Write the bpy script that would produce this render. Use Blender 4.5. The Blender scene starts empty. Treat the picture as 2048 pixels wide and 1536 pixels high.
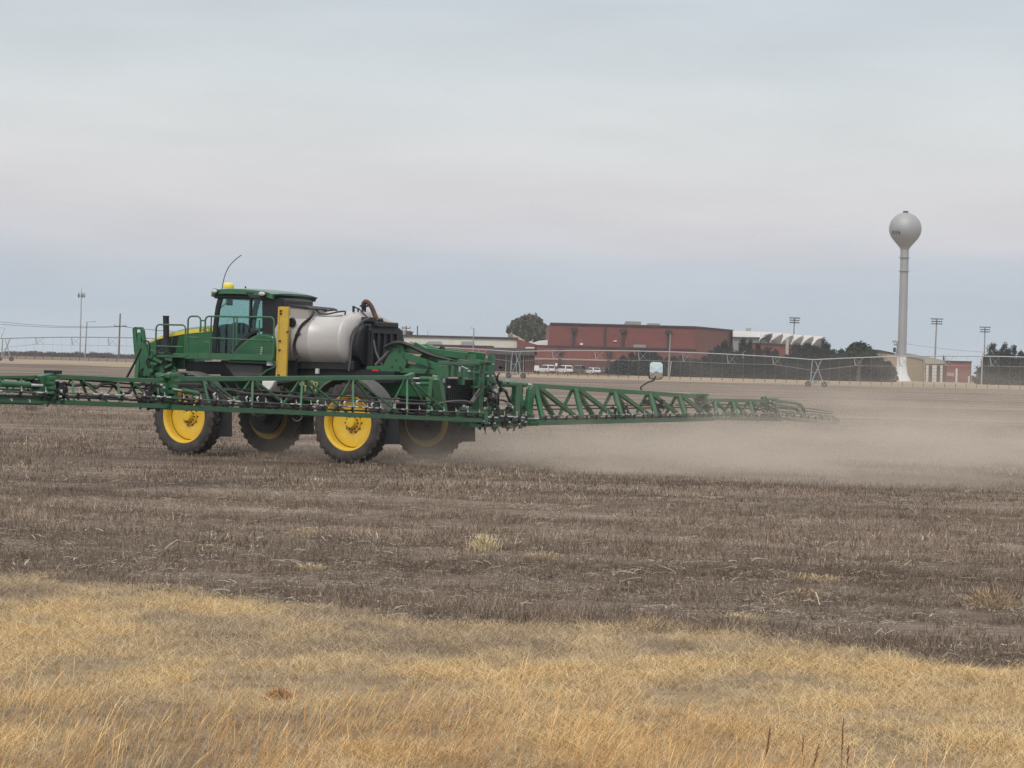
import bpy, math, random
import numpy as np
from mathutils import Vector, Matrix, Euler

random.seed(7)
RNG = np.random.default_rng(11)
S = bpy.context.scene
COL = S.collection
R = math.radians

# ------------------------------------------------------------------ camera
F = 4556.0                      # focal length in photograph pixels (2048 wide)
EYE = 2.35
RHO = R(1.45)
PITCH = math.atan(39 * math.cos(RHO) / F)
fwd = Vector((0, math.cos(PITCH), -math.sin(PITCH)))
up0 = Vector((0, math.sin(PITCH), math.cos(PITCH)))
rt0 = Vector((1, 0, 0))
cr = rt0 * math.cos(RHO) + up0 * math.sin(RHO)
cu = up0 * math.cos(RHO) - rt0 * math.sin(RHO)
cam_d = bpy.data.cameras.new('camera')
cam = bpy.data.objects.new('camera', cam_d)
COL.objects.link(cam)
m = Matrix.Identity(4)
for i in range(3):
    m[i][0] = cr[i]; m[i][1] = cu[i]; m[i][2] = -fwd[i]
m[2][3] = EYE
cam.matrix_world = m
cam_d.sensor_width = 36.0
cam_d.lens = 36.0 * F / 2048.0
cam_d.clip_start = 0.3
cam_d.clip_end = 9000
S.camera = cam

# ------------------------------------------------------------------ sky, sun, exposure
SUN_EL, SUN_AZ = R(48), R(200)      # azimuth: direction towards the sun, from +Y clockwise
world = bpy.data.worlds.new('World')
S.world = world
world.use_nodes = True
wn, wl = world.node_tree.nodes, world.node_tree.links
wn.clear()
wo = wn.new('ShaderNodeOutputWorld')
sky = wn.new('ShaderNodeTexSky'); sky.sky_type = 'NISHITA'; sky.sun_disc = False
sky.sun_elevation = SUN_EL; sky.sun_rotation = SUN_AZ
bg1 = wn.new('ShaderNodeBackground'); bg1.inputs[1].default_value = 0.10
wl.new(sky.outputs[0], bg1.inputs[0])
tc = wn.new('ShaderNodeTexCoord')
sep = wn.new('ShaderNodeSeparateXYZ'); wl.new(tc.outputs['Generated'], sep.inputs[0])
mp = wn.new('ShaderNodeMapping'); mp.inputs['Scale'].default_value = (5, 5, 34)
wl.new(tc.outputs['Generated'], mp.inputs[0])
nz = wn.new('ShaderNodeTexNoise'); nz.inputs['Scale'].default_value = 1.0; nz.inputs['Detail'].default_value = 4
nz.inputs['Roughness'].default_value = 0.55
wl.new(mp.outputs[0], nz.inputs['Vector'])
ns = wn.new('ShaderNodeMath'); ns.operation = 'MULTIPLY_ADD'; ns.inputs[1].default_value = 0.034; ns.inputs[2].default_value = -0.017
wl.new(nz.outputs[0], ns.inputs[0])
ad = wn.new('ShaderNodeMath'); ad.operation = 'ADD'
wl.new(sep.outputs[2], ad.inputs[0]); wl.new(ns.outputs[0], ad.inputs[1])
rp = wn.new('ShaderNodeValToRGB'); rp.color_ramp.interpolation = 'B_SPLINE'
wl.new(ad.outputs[0], rp.inputs[0])


def lin(r, g, b, k=1.0):
    def f(c):
        c /= 255.0
        return c / 12.92 if c <= 0.04045 else ((c + 0.055) / 1.055) ** 2.4
    return (f(r) * k, f(g) * k, f(b) * k, 1.0)


stops = [(0.0, lin(193, 205, 219)), (0.016, lin(179, 192, 208)), (0.036, lin(184, 195, 209)), (0.052, lin(204, 204, 212)),
         (0.072, lin(217, 213, 215)), (0.100, lin(217, 219, 219)), (0.130, lin(211, 217, 220)), (0.160, lin(197, 206, 213)),
         (0.24, lin(204, 208, 211)), (0.5, lin(238, 238, 238, 1.08)), (1.0, lin(250, 250, 248, 1.3))]
cr_ = rp.color_ramp
while len(cr_.elements) < len(stops):
    cr_.elements.new(0.5)
for e, (p, c) in zip(cr_.elements, stops):
    e.position = p; e.color = c
# soft mottling of the cloud sheet
nz2 = wn.new('ShaderNodeTexNoise'); nz2.inputs['Scale'].default_value = 1.0; nz2.inputs['Detail'].default_value = 5
mp2 = wn.new('ShaderNodeMapping'); mp2.inputs['Scale'].default_value = (9, 9, 46); mp2.inputs['Rotation'].default_value = (0, R(4), 0)
wl.new(tc.outputs['Generated'], mp2.inputs[0]); wl.new(mp2.outputs[0], nz2.inputs['Vector'])
mr = wn.new('ShaderNodeMapRange'); mr.inputs[1].default_value = 0.3; mr.inputs[2].default_value = 0.7
mr.inputs[3].default_value = 0.955; mr.inputs[4].default_value = 1.045
wl.new(nz2.outputs[0], mr.inputs[0])
mul = wn.new('ShaderNodeVectorMath'); mul.operation = 'SCALE'
wl.new(rp.outputs[0], mul.inputs[0]); wl.new(mr.outputs[0], mul.inputs['Scale'])
bg2 = wn.new('ShaderNodeBackground'); bg2.inputs[1].default_value = 1.035
wl.new(mul.outputs[0], bg2.inputs[0])
mx = wn.new('ShaderNodeMixShader'); mx.inputs[0].default_value = 0.94
wl.new(bg1.outputs[0], mx.inputs[1]); wl.new(bg2.outputs[0], mx.inputs[2])
wl.new(mx.outputs[0], wo.inputs[0])

sun_d = bpy.data.lights.new('sun', 'SUN')
sun_d.energy = 1.5; sun_d.angle = R(14); sun_d.color = (1.0, 0.93, 0.82)
sun = bpy.data.objects.new('sun', sun_d); COL.objects.link(sun)
sd = Vector((math.sin(SUN_AZ) * math.cos(SUN_EL), math.cos(SUN_AZ) * math.cos(SUN_EL), math.sin(SUN_EL)))
sun.rotation_euler = sd.to_track_quat('Z', 'Y').to_euler()
sun.location = (0, 0, 60)

S.view_settings.view_transform = 'Standard'
S.view_settings.look = 'None'
S.view_settings.exposure = 0.0
S.view_settings.gamma = 1.0
S.view_settings.use_curve_mapping = False
S.render.engine = 'CYCLES'
S.cycles.volume_bounces = 1
S.cycles.volume_step_rate = 2.0
S.cycles.volume_max_steps = 96
S.cycles.transparent_max_bounces = 12
S.cycles.denoising_prefilter = 'NONE'

# ------------------------------------------------------------------ pixel <-> place
def ray(px, py):
    return fwd + cr * ((px - 1024) / F) - cu * ((py - 768) / F)


def at(px, py, Y):
    d = ray(px, py); t = Y / d.y
    return Vector((d.x * t, Y, EYE + d.z * t))


def atz(px, py, z=0.0):
    d = ray(px, py); t = (z - EYE) / d.z
    return Vector((d.x * t, d.y * t, z))


TH = R(29)
hx = Vector((-math.cos(TH), math.sin(TH), 0))        # machine heading
ly = Vector((-math.sin(TH), -math.cos(TH), 0))       # machine left, towards the road
_w = at(697, 857, 51.8)
MO = Vector((_w.x, _w.y, 0)) - ly * 1.85             # machine origin: ground under rear axle centre


def LP(px, py, y):
    """machine-frame point on the plane y = const seen at a photograph pixel"""
    d = ray(px, py); t = (y + MO.dot(ly)) / d.dot(ly)
    w = Vector((0, 0, EYE)) + d * t - MO
    return Vector((w.dot(hx), y, w.z))


def LX(px, py, x):
    d = ray(px, py); t = (x + MO.dot(hx)) / d.dot(hx)
    w = Vector((0, 0, EYE)) + d * t - MO
    return Vector((x, w.dot(ly), w.z))


def sst(a, b, v):
    v = max(0.0, min(1.0, (v - a) / (b - a)))
    return v * v * (3 - 2 * v)


def zg(x, y):
    return (0.7 + 0.45 * sst(25, 90, -x)) * sst(330, 500, y)


# ------------------------------------------------------------------ materials
MATS = {}


def mat(name, col, rough=0.6, metal=0.0, var=0.12, scale=3.0, dust=0.0, bump=0.0, spec=0.5, stretch=None, coat=0.0):
    if name in MATS:
        return MATS[name]
    M = bpy.data.materials.new(name); M.use_nodes = True
    n, l = M.node_tree.nodes, M.node_tree.links
    b = n['Principled BSDF']
    b.inputs['Roughness'].default_value = rough
    b.inputs['Metallic'].default_value = metal
    b.inputs['Specular IOR Level'].default_value = spec
    if coat:
        b.inputs['Coat Weight'].default_value = coat
    t = n.new('ShaderNodeTexCoord')
    mpn = n.new('ShaderNodeMapping'); l.new(t.outputs['Object'], mpn.inputs[0])
    if stretch:
        mpn.inputs['Scale'].default_value = stretch
    z = n.new('ShaderNodeTexNoise'); z.inputs['Scale'].default_value = scale; z.inputs['Detail'].default_value = 6
    z.inputs['Roughness'].default_value = 0.65
    l.new(mpn.outputs[0], z.inputs['Vector'])
    mxr = n.new('ShaderNodeMix'); mxr.data_type = 'RGBA'
    mxr.inputs[6].default_value = tuple(max(0, c * (1 - var)) for c in col[:3]) + (1,)
    mxr.inputs[7].default_value = tuple(min(1, c * (1 + var)) for c in col[:3]) + (1,)
    mr = n.new('ShaderNodeMapRange'); mr.inputs[1].default_value = 0.3; mr.inputs[2].default_value = 0.7
    l.new(z.outputs[0], mr.inputs[0]); l.new(mr.outputs[0], mxr.inputs[0])
    out = mxr.outputs[2]
    if dust:
        z2 = n.new('ShaderNodeTexNoise'); z2.inputs['Scale'].default_value = scale * 0.7; z2.inputs['Detail'].default_value = 8
        l.new(mpn.outputs[0], z2.inputs['Vector'])
        m2 = n.new('ShaderNodeMapRange'); m2.inputs[1].default_value = 0.35; m2.inputs[2].default_value = 0.75
        m2.inputs[4].default_value = dust; m2.inputs[3].default_value = dust * 0.25
        l.new(z2.outputs[0], m2.inputs[0])
        mx2 = n.new('ShaderNodeMix'); mx2.data_type = 'RGBA'
        l.new(m2.outputs[0], mx2.inputs[0]); l.new(out, mx2.inputs[6]); mx2.inputs[7].default_value = (0.26, 0.21, 0.17, 1)
        out = mx2.outputs[2]
    l.new(out, b.inputs['Base Color'])
    if bump:
        bp = n.new('ShaderNodeBump'); bp.inputs['Strength'].default_value = bump; bp.inputs['Distance'].default_value = 0.02
        l.new(z.outputs[0], bp.inputs['Height']); l.new(bp.outputs[0], b.inputs['Normal'])
    MATS[name] = M
    return M


GREEN = mat('machine_green_paint', (0.007, 0.112, 0.038), 0.30, dust=0.12, coat=0.25)
GREEN2 = mat('boom_green_paint', (0.010, 0.125, 0.050), 0.40, dust=0.2)
YELLOW = mat('wheel_yellow_paint', (0.80, 0.52, 0.018), 0.42, dust=0.30)
YELLOWB = mat('gauge_yellow_paint', (0.62, 0.41, 0.035), 0.6, dust=0.3, scale=8)
STRIPE = mat('stripe_yellow', (0.80, 0.66, 0.08), 0.4, dust=0.06)
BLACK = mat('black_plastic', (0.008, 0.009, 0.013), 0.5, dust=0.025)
DARK = mat('dark_steel', (0.018, 0.020, 0.026), 0.6, dust=0.06)
RUBBER = mat('tyre_rubber', (0.016, 0.017, 0.022), 0.85, dust=0.26, scale=6)
HOSE = mat('black_hose', (0.012, 0.012, 0.015), 0.45, dust=0.05)
STEEL = mat('brushed_steel', (0.55, 0.535, 0.53), 0.48, metal=0.25, var=0.05, scale=2.0, dust=0.16, stretch=(1, 1, 5))
CHROME = mat('bright_pipe', (0.62, 0.62, 0.62), 0.28, metal=0.9, dust=0.05)
GREYP = mat('grey_plastic', (0.10, 0.10, 0.11), 0.7, dust=0.2)
WHITE = mat('white_plastic', (0.75, 0.75, 0.76), 0.45)
REDL = mat('red_reflector', (0.75, 0.03, 0.02), 0.3)
LAMPG = mat('lamp_lens', (0.55, 0.56, 0.58), 0.2)
BRASS = mat('tan_hook', (0.55, 0.42, 0.18), 0.5)
RUSTH = mat('brown_hose', (0.11, 0.055, 0.035), 0.6)


def glassmat(name, tint, rough=0.05):
    M = bpy.data.materials.new(name); M.use_nodes = True
    n, l = M.node_tree.nodes, M.node_tree.links
    n.clear()
    o = n.new('ShaderNodeOutputMaterial'); t = n.new('ShaderNodeBsdfTransparent'); t.inputs[0].default_value = tint + (1,)
    g = n.new('ShaderNodeBsdfGlossy'); g.inputs['Roughness'].default_value = rough
    f = n.new('ShaderNodeFresnel'); f.inputs[0].default_value = 1.5
    m_ = n.new('ShaderNodeMixShader')
    l.new(f.outputs[0], m_.inputs[0]); l.new(t.outputs[0], m_.inputs[1]); l.new(g.outputs[0], m_.inputs[2])
    l.new(m_.outputs[0], o.inputs[0])
    return M


CABGLASS = glassmat('cab_glass', (0.70, 0.85, 0.82))
WINDARK = mat('dark_window', (0.02, 0.024, 0.03), 0.12)


# ------------------------------------------------------------------ mesh builder
class MB:
    def __init__(s):
        s.v = []; s.f = []

    def add(s, vs, fs):
        o = len(s.v); s.v += [tuple(p) for p in vs]; s.f += [tuple(i + o for i in f) for f in fs]
        return s

    def box(s, c, d, rot=None):
        c = Vector(c); hs = [k / 2 for k in d]
        vs = [Vector((a * hs[0], b * hs[1], e * hs[2])) for a in (-1, 1) for b in (-1, 1) for e in (-1, 1)]
        if rot:
            M = Euler(rot).to_matrix(); vs = [M @ v for v in vs]
        return s.add([c + v for v in vs], [(0, 1, 3, 2), (4, 6, 7, 5), (0, 4, 5, 1), (2, 3, 7, 6), (0, 2, 6, 4), (1, 5, 7, 3)])

    def box2(s, a, b):
        return s.box([(p + q) / 2 for p, q in zip(a, b)], [abs(p - q) for p, q in zip(a, b)])

    def beam(s, p, q, w, h=None, up=(0, 0, 1)):
        h = h or w; p, q = Vector(p), Vector(q); d = (q - p).normalized(); u = Vector(up)
        if abs(d.dot(u)) > 0.97:
            u = Vector((1, 0, 0))
        x = d.cross(u).normalized(); y = x.cross(d).normalized()
        vs = [e + x * (a * w / 2) + y * (b * h / 2) for e in (p, q) for a, b in ((-1, -1), (1, -1), (1, 1), (-1, 1))]
        return s.add(vs, [(3, 2, 1, 0), (4, 5, 6, 7), (0, 1, 5, 4), (1, 2, 6, 5), (2, 3, 7, 6), (3, 0, 4, 7)])

    def tube(s, pts, r, n=8, cap=True):
        pts = [Vector(p) for p in pts]; k = len(pts)
        rs = r if isinstance(r, (list, tuple)) else [r] * k
        fr = None; rings = []
        for i, p in enumerate(pts):
            d = (pts[min(i + 1, k - 1)] - pts[max(i - 1, 0)]).normalized()
            if fr is None:
                a = Vector((0, 0, 1)) if abs(d.z) < 0.9 else Vector((1, 0, 0))
                fr = d.cross(a).normalized()
            fr = (fr - d * fr.dot(d)).normalized(); b = d.cross(fr)
            rings.append([p + (fr * math.cos(t) + b * math.sin(t)) * rs[i] for t in [2 * math.pi * j / n for j in range(n)]])
        vs = [v for rg in rings for v in rg]
        fs = [(i * n + j, i * n + (j + 1) % n, (i + 1) * n + (j + 1) % n, (i + 1) * n + j) for i in range(k - 1) for j in range(n)]
        if cap:
            fs += [tuple(range(n - 1, -1, -1)), tuple((k - 1) * n + j for j in range(n))]
        return s.add(vs, fs)

    def curve(s, pts, r, n=6, sub=5):
        pts = [Vector(p) for p in pts]; out = []
        for i in range(len(pts) - 1):
            p0, p1, p2, p3 = pts[max(i - 1, 0)], pts[i], pts[i + 1], pts[min(i + 2, len(pts) - 1)]
            for j in range(sub):
                t = j / sub
                out.append(0.5 * ((2 * p1) + (p2 - p0) * t + (2 * p0 - 5 * p1 + 4 * p2 - p3) * t * t + (3 * p1 - p0 - 3 * p2 + p3) * t ** 3))
        out.append(pts[-1])
        return s.tube(out, r, n)

    def prism(s, poly, off):
        """poly: list of 3-d points (one planar face), extruded by vector off"""
        n = len(poly); off = Vector(off)
        vs = [Vector(p) for p in poly] + [Vector(p) + off for p in poly]
        fs = [tuple(range(n - 1, -1, -1)), tuple(range(n, 2 * n))] + [(i, (i + 1) % n, n + (i + 1) % n, n + i) for i in range(n)]
        return s.add(vs, fs)

    def lathe(s, prof, c, axis='z', n=24, a0=0, a1=2 * math.pi, close=True):
        """prof: (radius, height) pairs"""
        c = Vector(c); k = len(prof); full = abs(a1 - a0 - 2 * math.pi) < 1e-6
        m_ = n if full else n + 1
        vs = []
        for (r, h) in prof:
            for j in range(m_):
                t = a0 + (a1 - a0) * j / n
                x, y = r * math.cos(t), r * math.sin(t)
                vs.append(c + (Vector((x, y, h)) if axis == 'z' else Vector((x, h, y)) if axis == 'y' else Vector((h, x, y))))
        fs = [(i * m_ + j, i * m_ + (j + 1) % m_, (i + 1) * m_ + (j + 1) % m_, (i + 1) * m_ + j)
              for i in range(k - 1) for j in range(n if full else n)]
        return s.add(vs, fs)

    def sphere(s, c, r, n=12, k=8, sc=(1, 1, 1)):
        c = Vector(c); vs = []
        for i in range(k + 1):
            ph = math.pi * i / k
            for j in range(n):
                t = 2 * math.pi * j / n
                vs.append(c + Vector((r * sc[0] * math.sin(ph) * math.cos(t), r * sc[1] * math.sin(ph) * math.sin(t), r * sc[2] * math.cos(ph))))
        return s.add(vs, [(i * n + j, i * n + (j + 1) % n, (i + 1) * n + (j + 1) % n, (i + 1) * n + j) for i in range(k) for j in range(n)])

    def mesh(s, name):
        me = bpy.data.meshes.new(name); me.from_pydata(s.v, [], s.f); me.update()
        return me

    def build(s, name, material, parent=None, smooth=False, bevel=0.0, loc=None, **tags):
        me = s.mesh(name); me.materials.append(material)
        o = bpy.data.objects.new(name, me); COL.objects.link(o)
        if parent:
            o.parent = parent
        if loc is not None:
            o.location = loc
        if smooth:
            me.polygons.foreach_set('use_smooth', [True] * len(me.polygons))
            try:
                me.set_sharp_from_angle(angle=R(38))
            except Exception:
                pass
        if bevel:
            b = o.modifiers.new('bevel', 'BEVEL'); b.width = bevel; b.segments = 2; b.limit_method = 'ANGLE'; b.angle_limit = R(35)
        for k_, v_ in tags.items():
            o[k_] = v_
        return o


def empty(name, loc, label, cat, group=None, rz=0.0):
    o = bpy.data.objects.new(name, None); COL.objects.link(o)
    o.location = loc; o.rotation_euler = (0, 0, rz); o.empty_display_size = 0.3
    o['label'] = label; o['category'] = cat
    if group:
        o['group'] = group
    return o


def copy_tree(o, parent=None):
    c = o.copy(); COL.objects.link(c)
    if parent:
        c.parent = parent
    for ch in list(o.children):
        copy_tree(ch, c)
    return c


def share(name, me, parent, loc=(0, 0, 0), rot=(0, 0, 0), scale=(1, 1, 1)):
    o = bpy.data.objects.new(name, me); COL.objects.link(o); o.parent = parent
    o.location = loc; o.rotation_euler = rot; o.scale = scale
    return o


# ------------------------------------------------------------------ value noise for placing things
def vnoise(x, y, seed=0):
    x = np.asarray(x, float); y = np.asarray(y, float)
    xi = np.floor(x).astype(np.int64); yi = np.floor(y).astype(np.int64)
    xf = x - xi; yf = y - yi
    def hsh(a, b):
        n = (a * 374761393 + b * 668265263 + seed * 69069) & 0x7fffffff
        n = ((n ^ (n >> 13)) * 1274126177) & 0x7fffffff
        return ((n ^ (n >> 16)) & 0xffff) / 65535.0
    u = xf * xf * (3 - 2 * xf); v = yf * yf * (3 - 2 * yf)
    return (hsh(xi, yi) * (1 - u) + hsh(xi + 1, yi) * u) * (1 - v) + (hsh(xi, yi + 1) * (1 - u) + hsh(xi + 1, yi + 1) * u) * v


def fbm(x, y, seed=0, o=4):
    s_, a, t = 0, 1.0, 0
    for k in range(o):
        s_ = s_ + a * vnoise(x * 2 ** k, y * 2 ** k, seed + k); t += a; a *= 0.55
    return s_ / t


# ------------------------------------------------------------------ ground
def ground_mat(name, cols, sc=1.0, streak=0.0, bump=0.6, far=None):
    """cols: three colours dark/mid/light; streak elongates noise along the travel direction of the rows"""
    M = bpy.data.materials.new(name); M.use_nodes = True
    n, l = M.node_tree.nodes, M.node_tree.links
    b = n['Principled BSDF']; b.inputs['Roughness'].default_value = 0.95; b.inputs['Specular IOR Level'].default_value = 0.15
    t = n.new('ShaderNodeTexCoord')
    mp_ = n.new('ShaderNodeMapping'); mp_.inputs['Rotation'].default_value = (0, 0, TH)
    mp_.inputs['Scale'].default_value = (1.0 - streak, 1.0, 1.0)
    l.new(t.outputs['Object'], mp_.inputs[0])
    def noise(scale, det, ro=0.6, src=mp_):
        z = n.new('ShaderNodeTexNoise'); z.inputs['Scale'].default_value = scale; z.inputs['Detail'].default_value = det
        z.inputs['Roughness'].default_value = ro; l.new(src.outputs[0], z.inputs['Vector']); return z
    fine = noise(9.0 * sc, 8, 0.75); big = noise(0.32 * sc, 5)
    mpl = n.new('ShaderNodeMapping'); mpl.inputs['Rotation'].default_value = (0, 0, TH)
    mpl.inputs['Scale'].default_value = (0.012, 0.45, 1.0); l.new(t.outputs['Object'], mpl.inputs[0])
    band = noise(1.0, 6, 0.65, mpl)
    mpf = n.new('ShaderNodeMapping'); mpf.inputs['Rotation'].default_value = (0, 0, R(6))
    mpf.inputs['Scale'].default_value = (0.018, 0.11, 1.0); l.new(t.outputs['Object'], mpf.inputs[0])
    farb = noise(1.0, 7, 0.72, mpf)
    mixb = n.new('ShaderNodeMath'); mixb.operation = 'MULTIPLY_ADD'; l.new(farb.outputs[0], mixb.inputs[0]); mixb.inputs[1].default_value = 1.5; mixb.inputs[2].default_value = -0.25
    hb_ = n.new('ShaderNodeMath'); hb_.operation = 'MULTIPLY_ADD'; l.new(big.outputs[0], hb_.inputs[0]); hb_.inputs[1].default_value = 0.5; l.new(mixb.outputs[0], hb_.inputs[2])
    hc_ = n.new('ShaderNodeMath'); hc_.operation = 'SUBTRACT'; l.new(hb_.outputs[0], hc_.inputs[0]); hc_.inputs[1].default_value = 0.25
    add = n.new('ShaderNodeMath'); add.operation = 'ADD'; l.new(fine.outputs[0], add.inputs[0]); l.new(hc_.outputs[0], add.inputs[1])
    ad2 = n.new('ShaderNodeMath'); ad2.operation = 'ADD'; l.new(add.outputs[0], ad2.inputs[0]); l.new(band.outputs[0], ad2.inputs[1])
    mr_ = n.new('ShaderNodeMapRange'); mr_.inputs[1].default_value = 1.18; mr_.inputs[2].default_value = 1.80
    l.new(ad2.outputs[0], mr_.inputs[0])
    r_ = n.new('ShaderNodeValToRGB'); l.new(mr_.outputs[0], r_.inputs[0])
    r_.color_ramp.elements[0].color = tuple(cols[0]) + (1,); r_.color_ramp.elements[1].color = tuple(cols[2]) + (1,)
    e = r_.color_ramp.elements.new(0.5); e.color = tuple(cols[1]) + (1,)
    l.new(r_.outputs[0], b.inputs['Base Color'])
    bp = n.new('ShaderNodeBump'); bp.inputs['Strength'].default_value = bump; bp.inputs['Distance'].default_value = 0.08
    l.new(fine.outputs[0], bp.inputs['Height']); l.new(bp.outputs[0], b.inputs['Normal'])
    return M


FIELD = ground_mat('stubble_soil', ((0.070, 0.048, 0.037), (0.175, 0.134, 0.107), (0.34, 0.27, 0.215)), 1.0, 0.75)
VERGE = ground_mat('dry_grass_soil', ((0.17, 0.125, 0.085), (0.29, 0.22, 0.14), (0.42, 0.32, 0.20)), 1.0, 0.0)
FARG = ground_mat('pale_far_grass', ((0.22, 0.165, 0.115), (0.33, 0.255, 0.175), (0.43, 0.34, 0.235)), 0.25, 0.6, 0.2)


def sheet(name, rows, xf, z0, material, **tags):
    """rows: list of Y; xf(Y) -> list of x positions"""
    vs, fs = [], []
    k = None
    for y in rows:
        xs = xf(y); k = len(xs)
        for x in xs:
            vs.append((x, y, zg(x, y) + z0))
    for i in range(len(rows) - 1):
        for j in range(k - 1):
            fs.append((i * k + j, i * k + j + 1, (i + 1) * k + j + 1, (i + 1) * k + j))
    me = bpy.data.meshes.new(name); me.from_pydata(vs, [], fs); me.materials.append(material)
    o = bpy.data.objects.new(name, me); COL.objects.link(o)
    for a, b in tags.items():
        o[a] = b
    return o


rowsY = [-60, -20, 0, 5, 10, 15, 20, 30, 40, 60, 80, 120, 160, 220, 280, 330, 350, 370, 390, 410, 430, 450, 470, 500, 560, 700, 1000, 1800, 3000]
sheet('field', rowsY, lambda y: [s_ * (abs(y) * 0.55 + 70) for s_ in np.linspace(-1, 1, 41)], 0.0, FIELD, kind='structure')

# edge between the mown verge and the stubble, read off the photograph
EDGE_PX = [(-300, 1130), (0, 1152), (200, 1170), (420, 1192), (640, 1212), (800, 1235), (1000, 1252), (1250, 1262), (1500, 1272), (1700, 1300), (1900, 1320), (2048, 1332), (2400, 1370)]
EDGE = [atz(*p) for p in EDGE_PX]
ex = np.array([p.x for p in EDGE]); ey = np.array([p.y for p in EDGE])


def edgeY(x):
    x = np.asarray(x, float)
    lo = ey[0] + (x - ex[0]) * (-0.45); hi = ey[-1] + (x - ex[-1]) * (-0.45)
    y = np.interp(x, ex, ey); y = np.where(x < ex[0], lo, y); y = np.where(x > ex[-1], hi, y)
    return y


vs, fs = [], []
xsV = np.linspace(-14, 14, 170)
for i, x in enumerate(xsV):
    e_ = float(edgeY(x)) + (float(fbm(x * 1.4, 3.1, 5)) - 0.5) * 1.6
    vs += [(x, -8, 0.004), (x, e_, 0.004)]
for i in range(len(xsV) - 1):
    fs.append((2 * i, 2 * i + 2, 2 * i + 3, 2 * i + 1))
me = bpy.data.meshes.new('grass_verge'); me.from_pydata(vs, [], fs); me.materials.append(VERGE)
o = bpy.data.objects.new('grass_verge', me); COL.objects.link(o); o['kind'] = 'structure'

vs, fs = [], []
gx = np.linspace(-420, 420, 121); gs = np.linspace(0, 1, 12)
for s_ in gs:
    for x in gx:
        ye = 470 + 230 * sst(-45, 10, x) - 24 * sst(0, 60, -x)
        y = 398 + (ye - 398) * s_
        vs.append((x, y, zg(x, y) + .03))
for i in range(len(gs) - 1):
    for j in range(len(gx) - 1):
        k = i * len(gx) + j; fs.append((k, k + 1, k + len(gx) + 1, k + len(gx)))
me = bpy.data.meshes.new('far_grass_strip'); me.from_pydata(vs, [], fs); me.materials.append(FARG)
o = bpy.data.objects.new('far_grass_strip', me); COL.objects.link(o); o['kind'] = 'structure'
# ragged near edge of the strip
vs, fs = [], []
xs_ = np.linspace(-200, 200, 260)
for x in xs_:
    e_ = 376 + 26 * float(fbm(x * 0.06, 1.7, 21))
    e_ = min(e_, 397.5)
    vs += [(x, e_, zg(x, e_) + 0.03), (x, 398, zg(x, 398) + 0.03)]
for i in range(len(xs_) - 1):
    fs.append((2 * i, 2 * i + 2, 2 * i + 3, 2 * i + 1))
me = bpy.data.meshes.new('far_grass_edge'); me.from_pydata(vs, [], fs); me.materials.append(FARG)
o = bpy.data.objects.new('far_grass_edge', me); COL.objects.link(o); o['kind'] = 'structure'

# ================================================================== GRASS AND STUBBLE (uncountable)
def strawmat(name, c0, c1, c2, rough=.85, lo=.6, hi=1.4):
    M = bpy.data.materials.new(name); M.use_nodes = True
    n, l = M.node_tree.nodes, M.node_tree.links
    b = n['Principled BSDF']; b.inputs['Roughness'].default_value = rough; b.inputs['Specular IOR Level'].default_value = .2
    a = n.new('ShaderNodeAttribute'); a.attribute_type = 'INSTANCER'; a.attribute_name = 'tint'
    r_ = n.new('ShaderNodeValToRGB'); l.new(a.outputs['Fac'], r_.inputs[0])
    r_.color_ramp.elements[0].color = tuple(c0) + (1,); r_.color_ramp.elements[1].color = tuple(c2) + (1,)
    e = r_.color_ramp.elements.new(.5); e.color = tuple(c1) + (1,)
    at_ = n.new('ShaderNodeAttribute'); at_.attribute_name = 'shade'
    m_ = n.new('ShaderNodeMapRange'); m_.inputs[3].default_value = lo; m_.inputs[4].default_value = hi; l.new(at_.outputs['Fac'], m_.inputs[0])
    v = n.new('ShaderNodeVectorMath'); v.operation = 'SCALE'; l.new(r_.outputs[0], v.inputs[0]); l.new(m_.outputs[0], v.inputs['Scale'])
    l.new(v.outputs[0], b.inputs['Base Color'])
    return M


def tuft(name, n, rad, h0, h1, w_, lean, curve, material, rng, segs=2, flat=0.0):
    vs, fs, sh = [], [], []
    for i in range(n):
        a = rng.uniform(0, 6.283); r_ = rad * math.sqrt(rng.uniform()); x, y = r_ * math.cos(a), r_ * math.sin(a)
        h_ = rng.uniform(h0, h1); d = rng.uniform(0, 6.283); dx, dy = math.cos(d), math.sin(d)
        ln = abs(rng.normal()) * lean; cu_ = rng.uniform(.3, 1) * curve
        if rng.uniform() < flat:
            ln = rng.uniform(1.5, 4); h_ *= .35
        wa = rng.uniform(0, 3.14); wx, wy = math.cos(wa), math.sin(wa)
        s_ = rng.uniform(); k0 = len(vs)
        for k in range(segs + 1):
            t = k / segs
            off = h_ * (ln * t + cu_ * t * t)
            ww = w_ * (1 - .75 * t) * .5
            cx, cy, cz = x + dx * off, y + dy * off, h_ * (t - .15 * cu_ * t * t)
            vs += [(cx - wx * ww, cy - wy * ww, cz), (cx + wx * ww, cy + wy * ww, cz)]; sh += [s_, s_]
        for k in range(segs):
            o_ = k0 + 2 * k; fs.append((o_, o_ + 1, o_ + 3, o_ + 2))
    me_ = bpy.data.meshes.new(name); me_.from_pydata(vs, [], fs); me_.materials.append(material)
    at_ = me_.attributes.new('shade', 'FLOAT', 'POINT'); at_.data.foreach_set('value', sh)
    return me_


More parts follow.
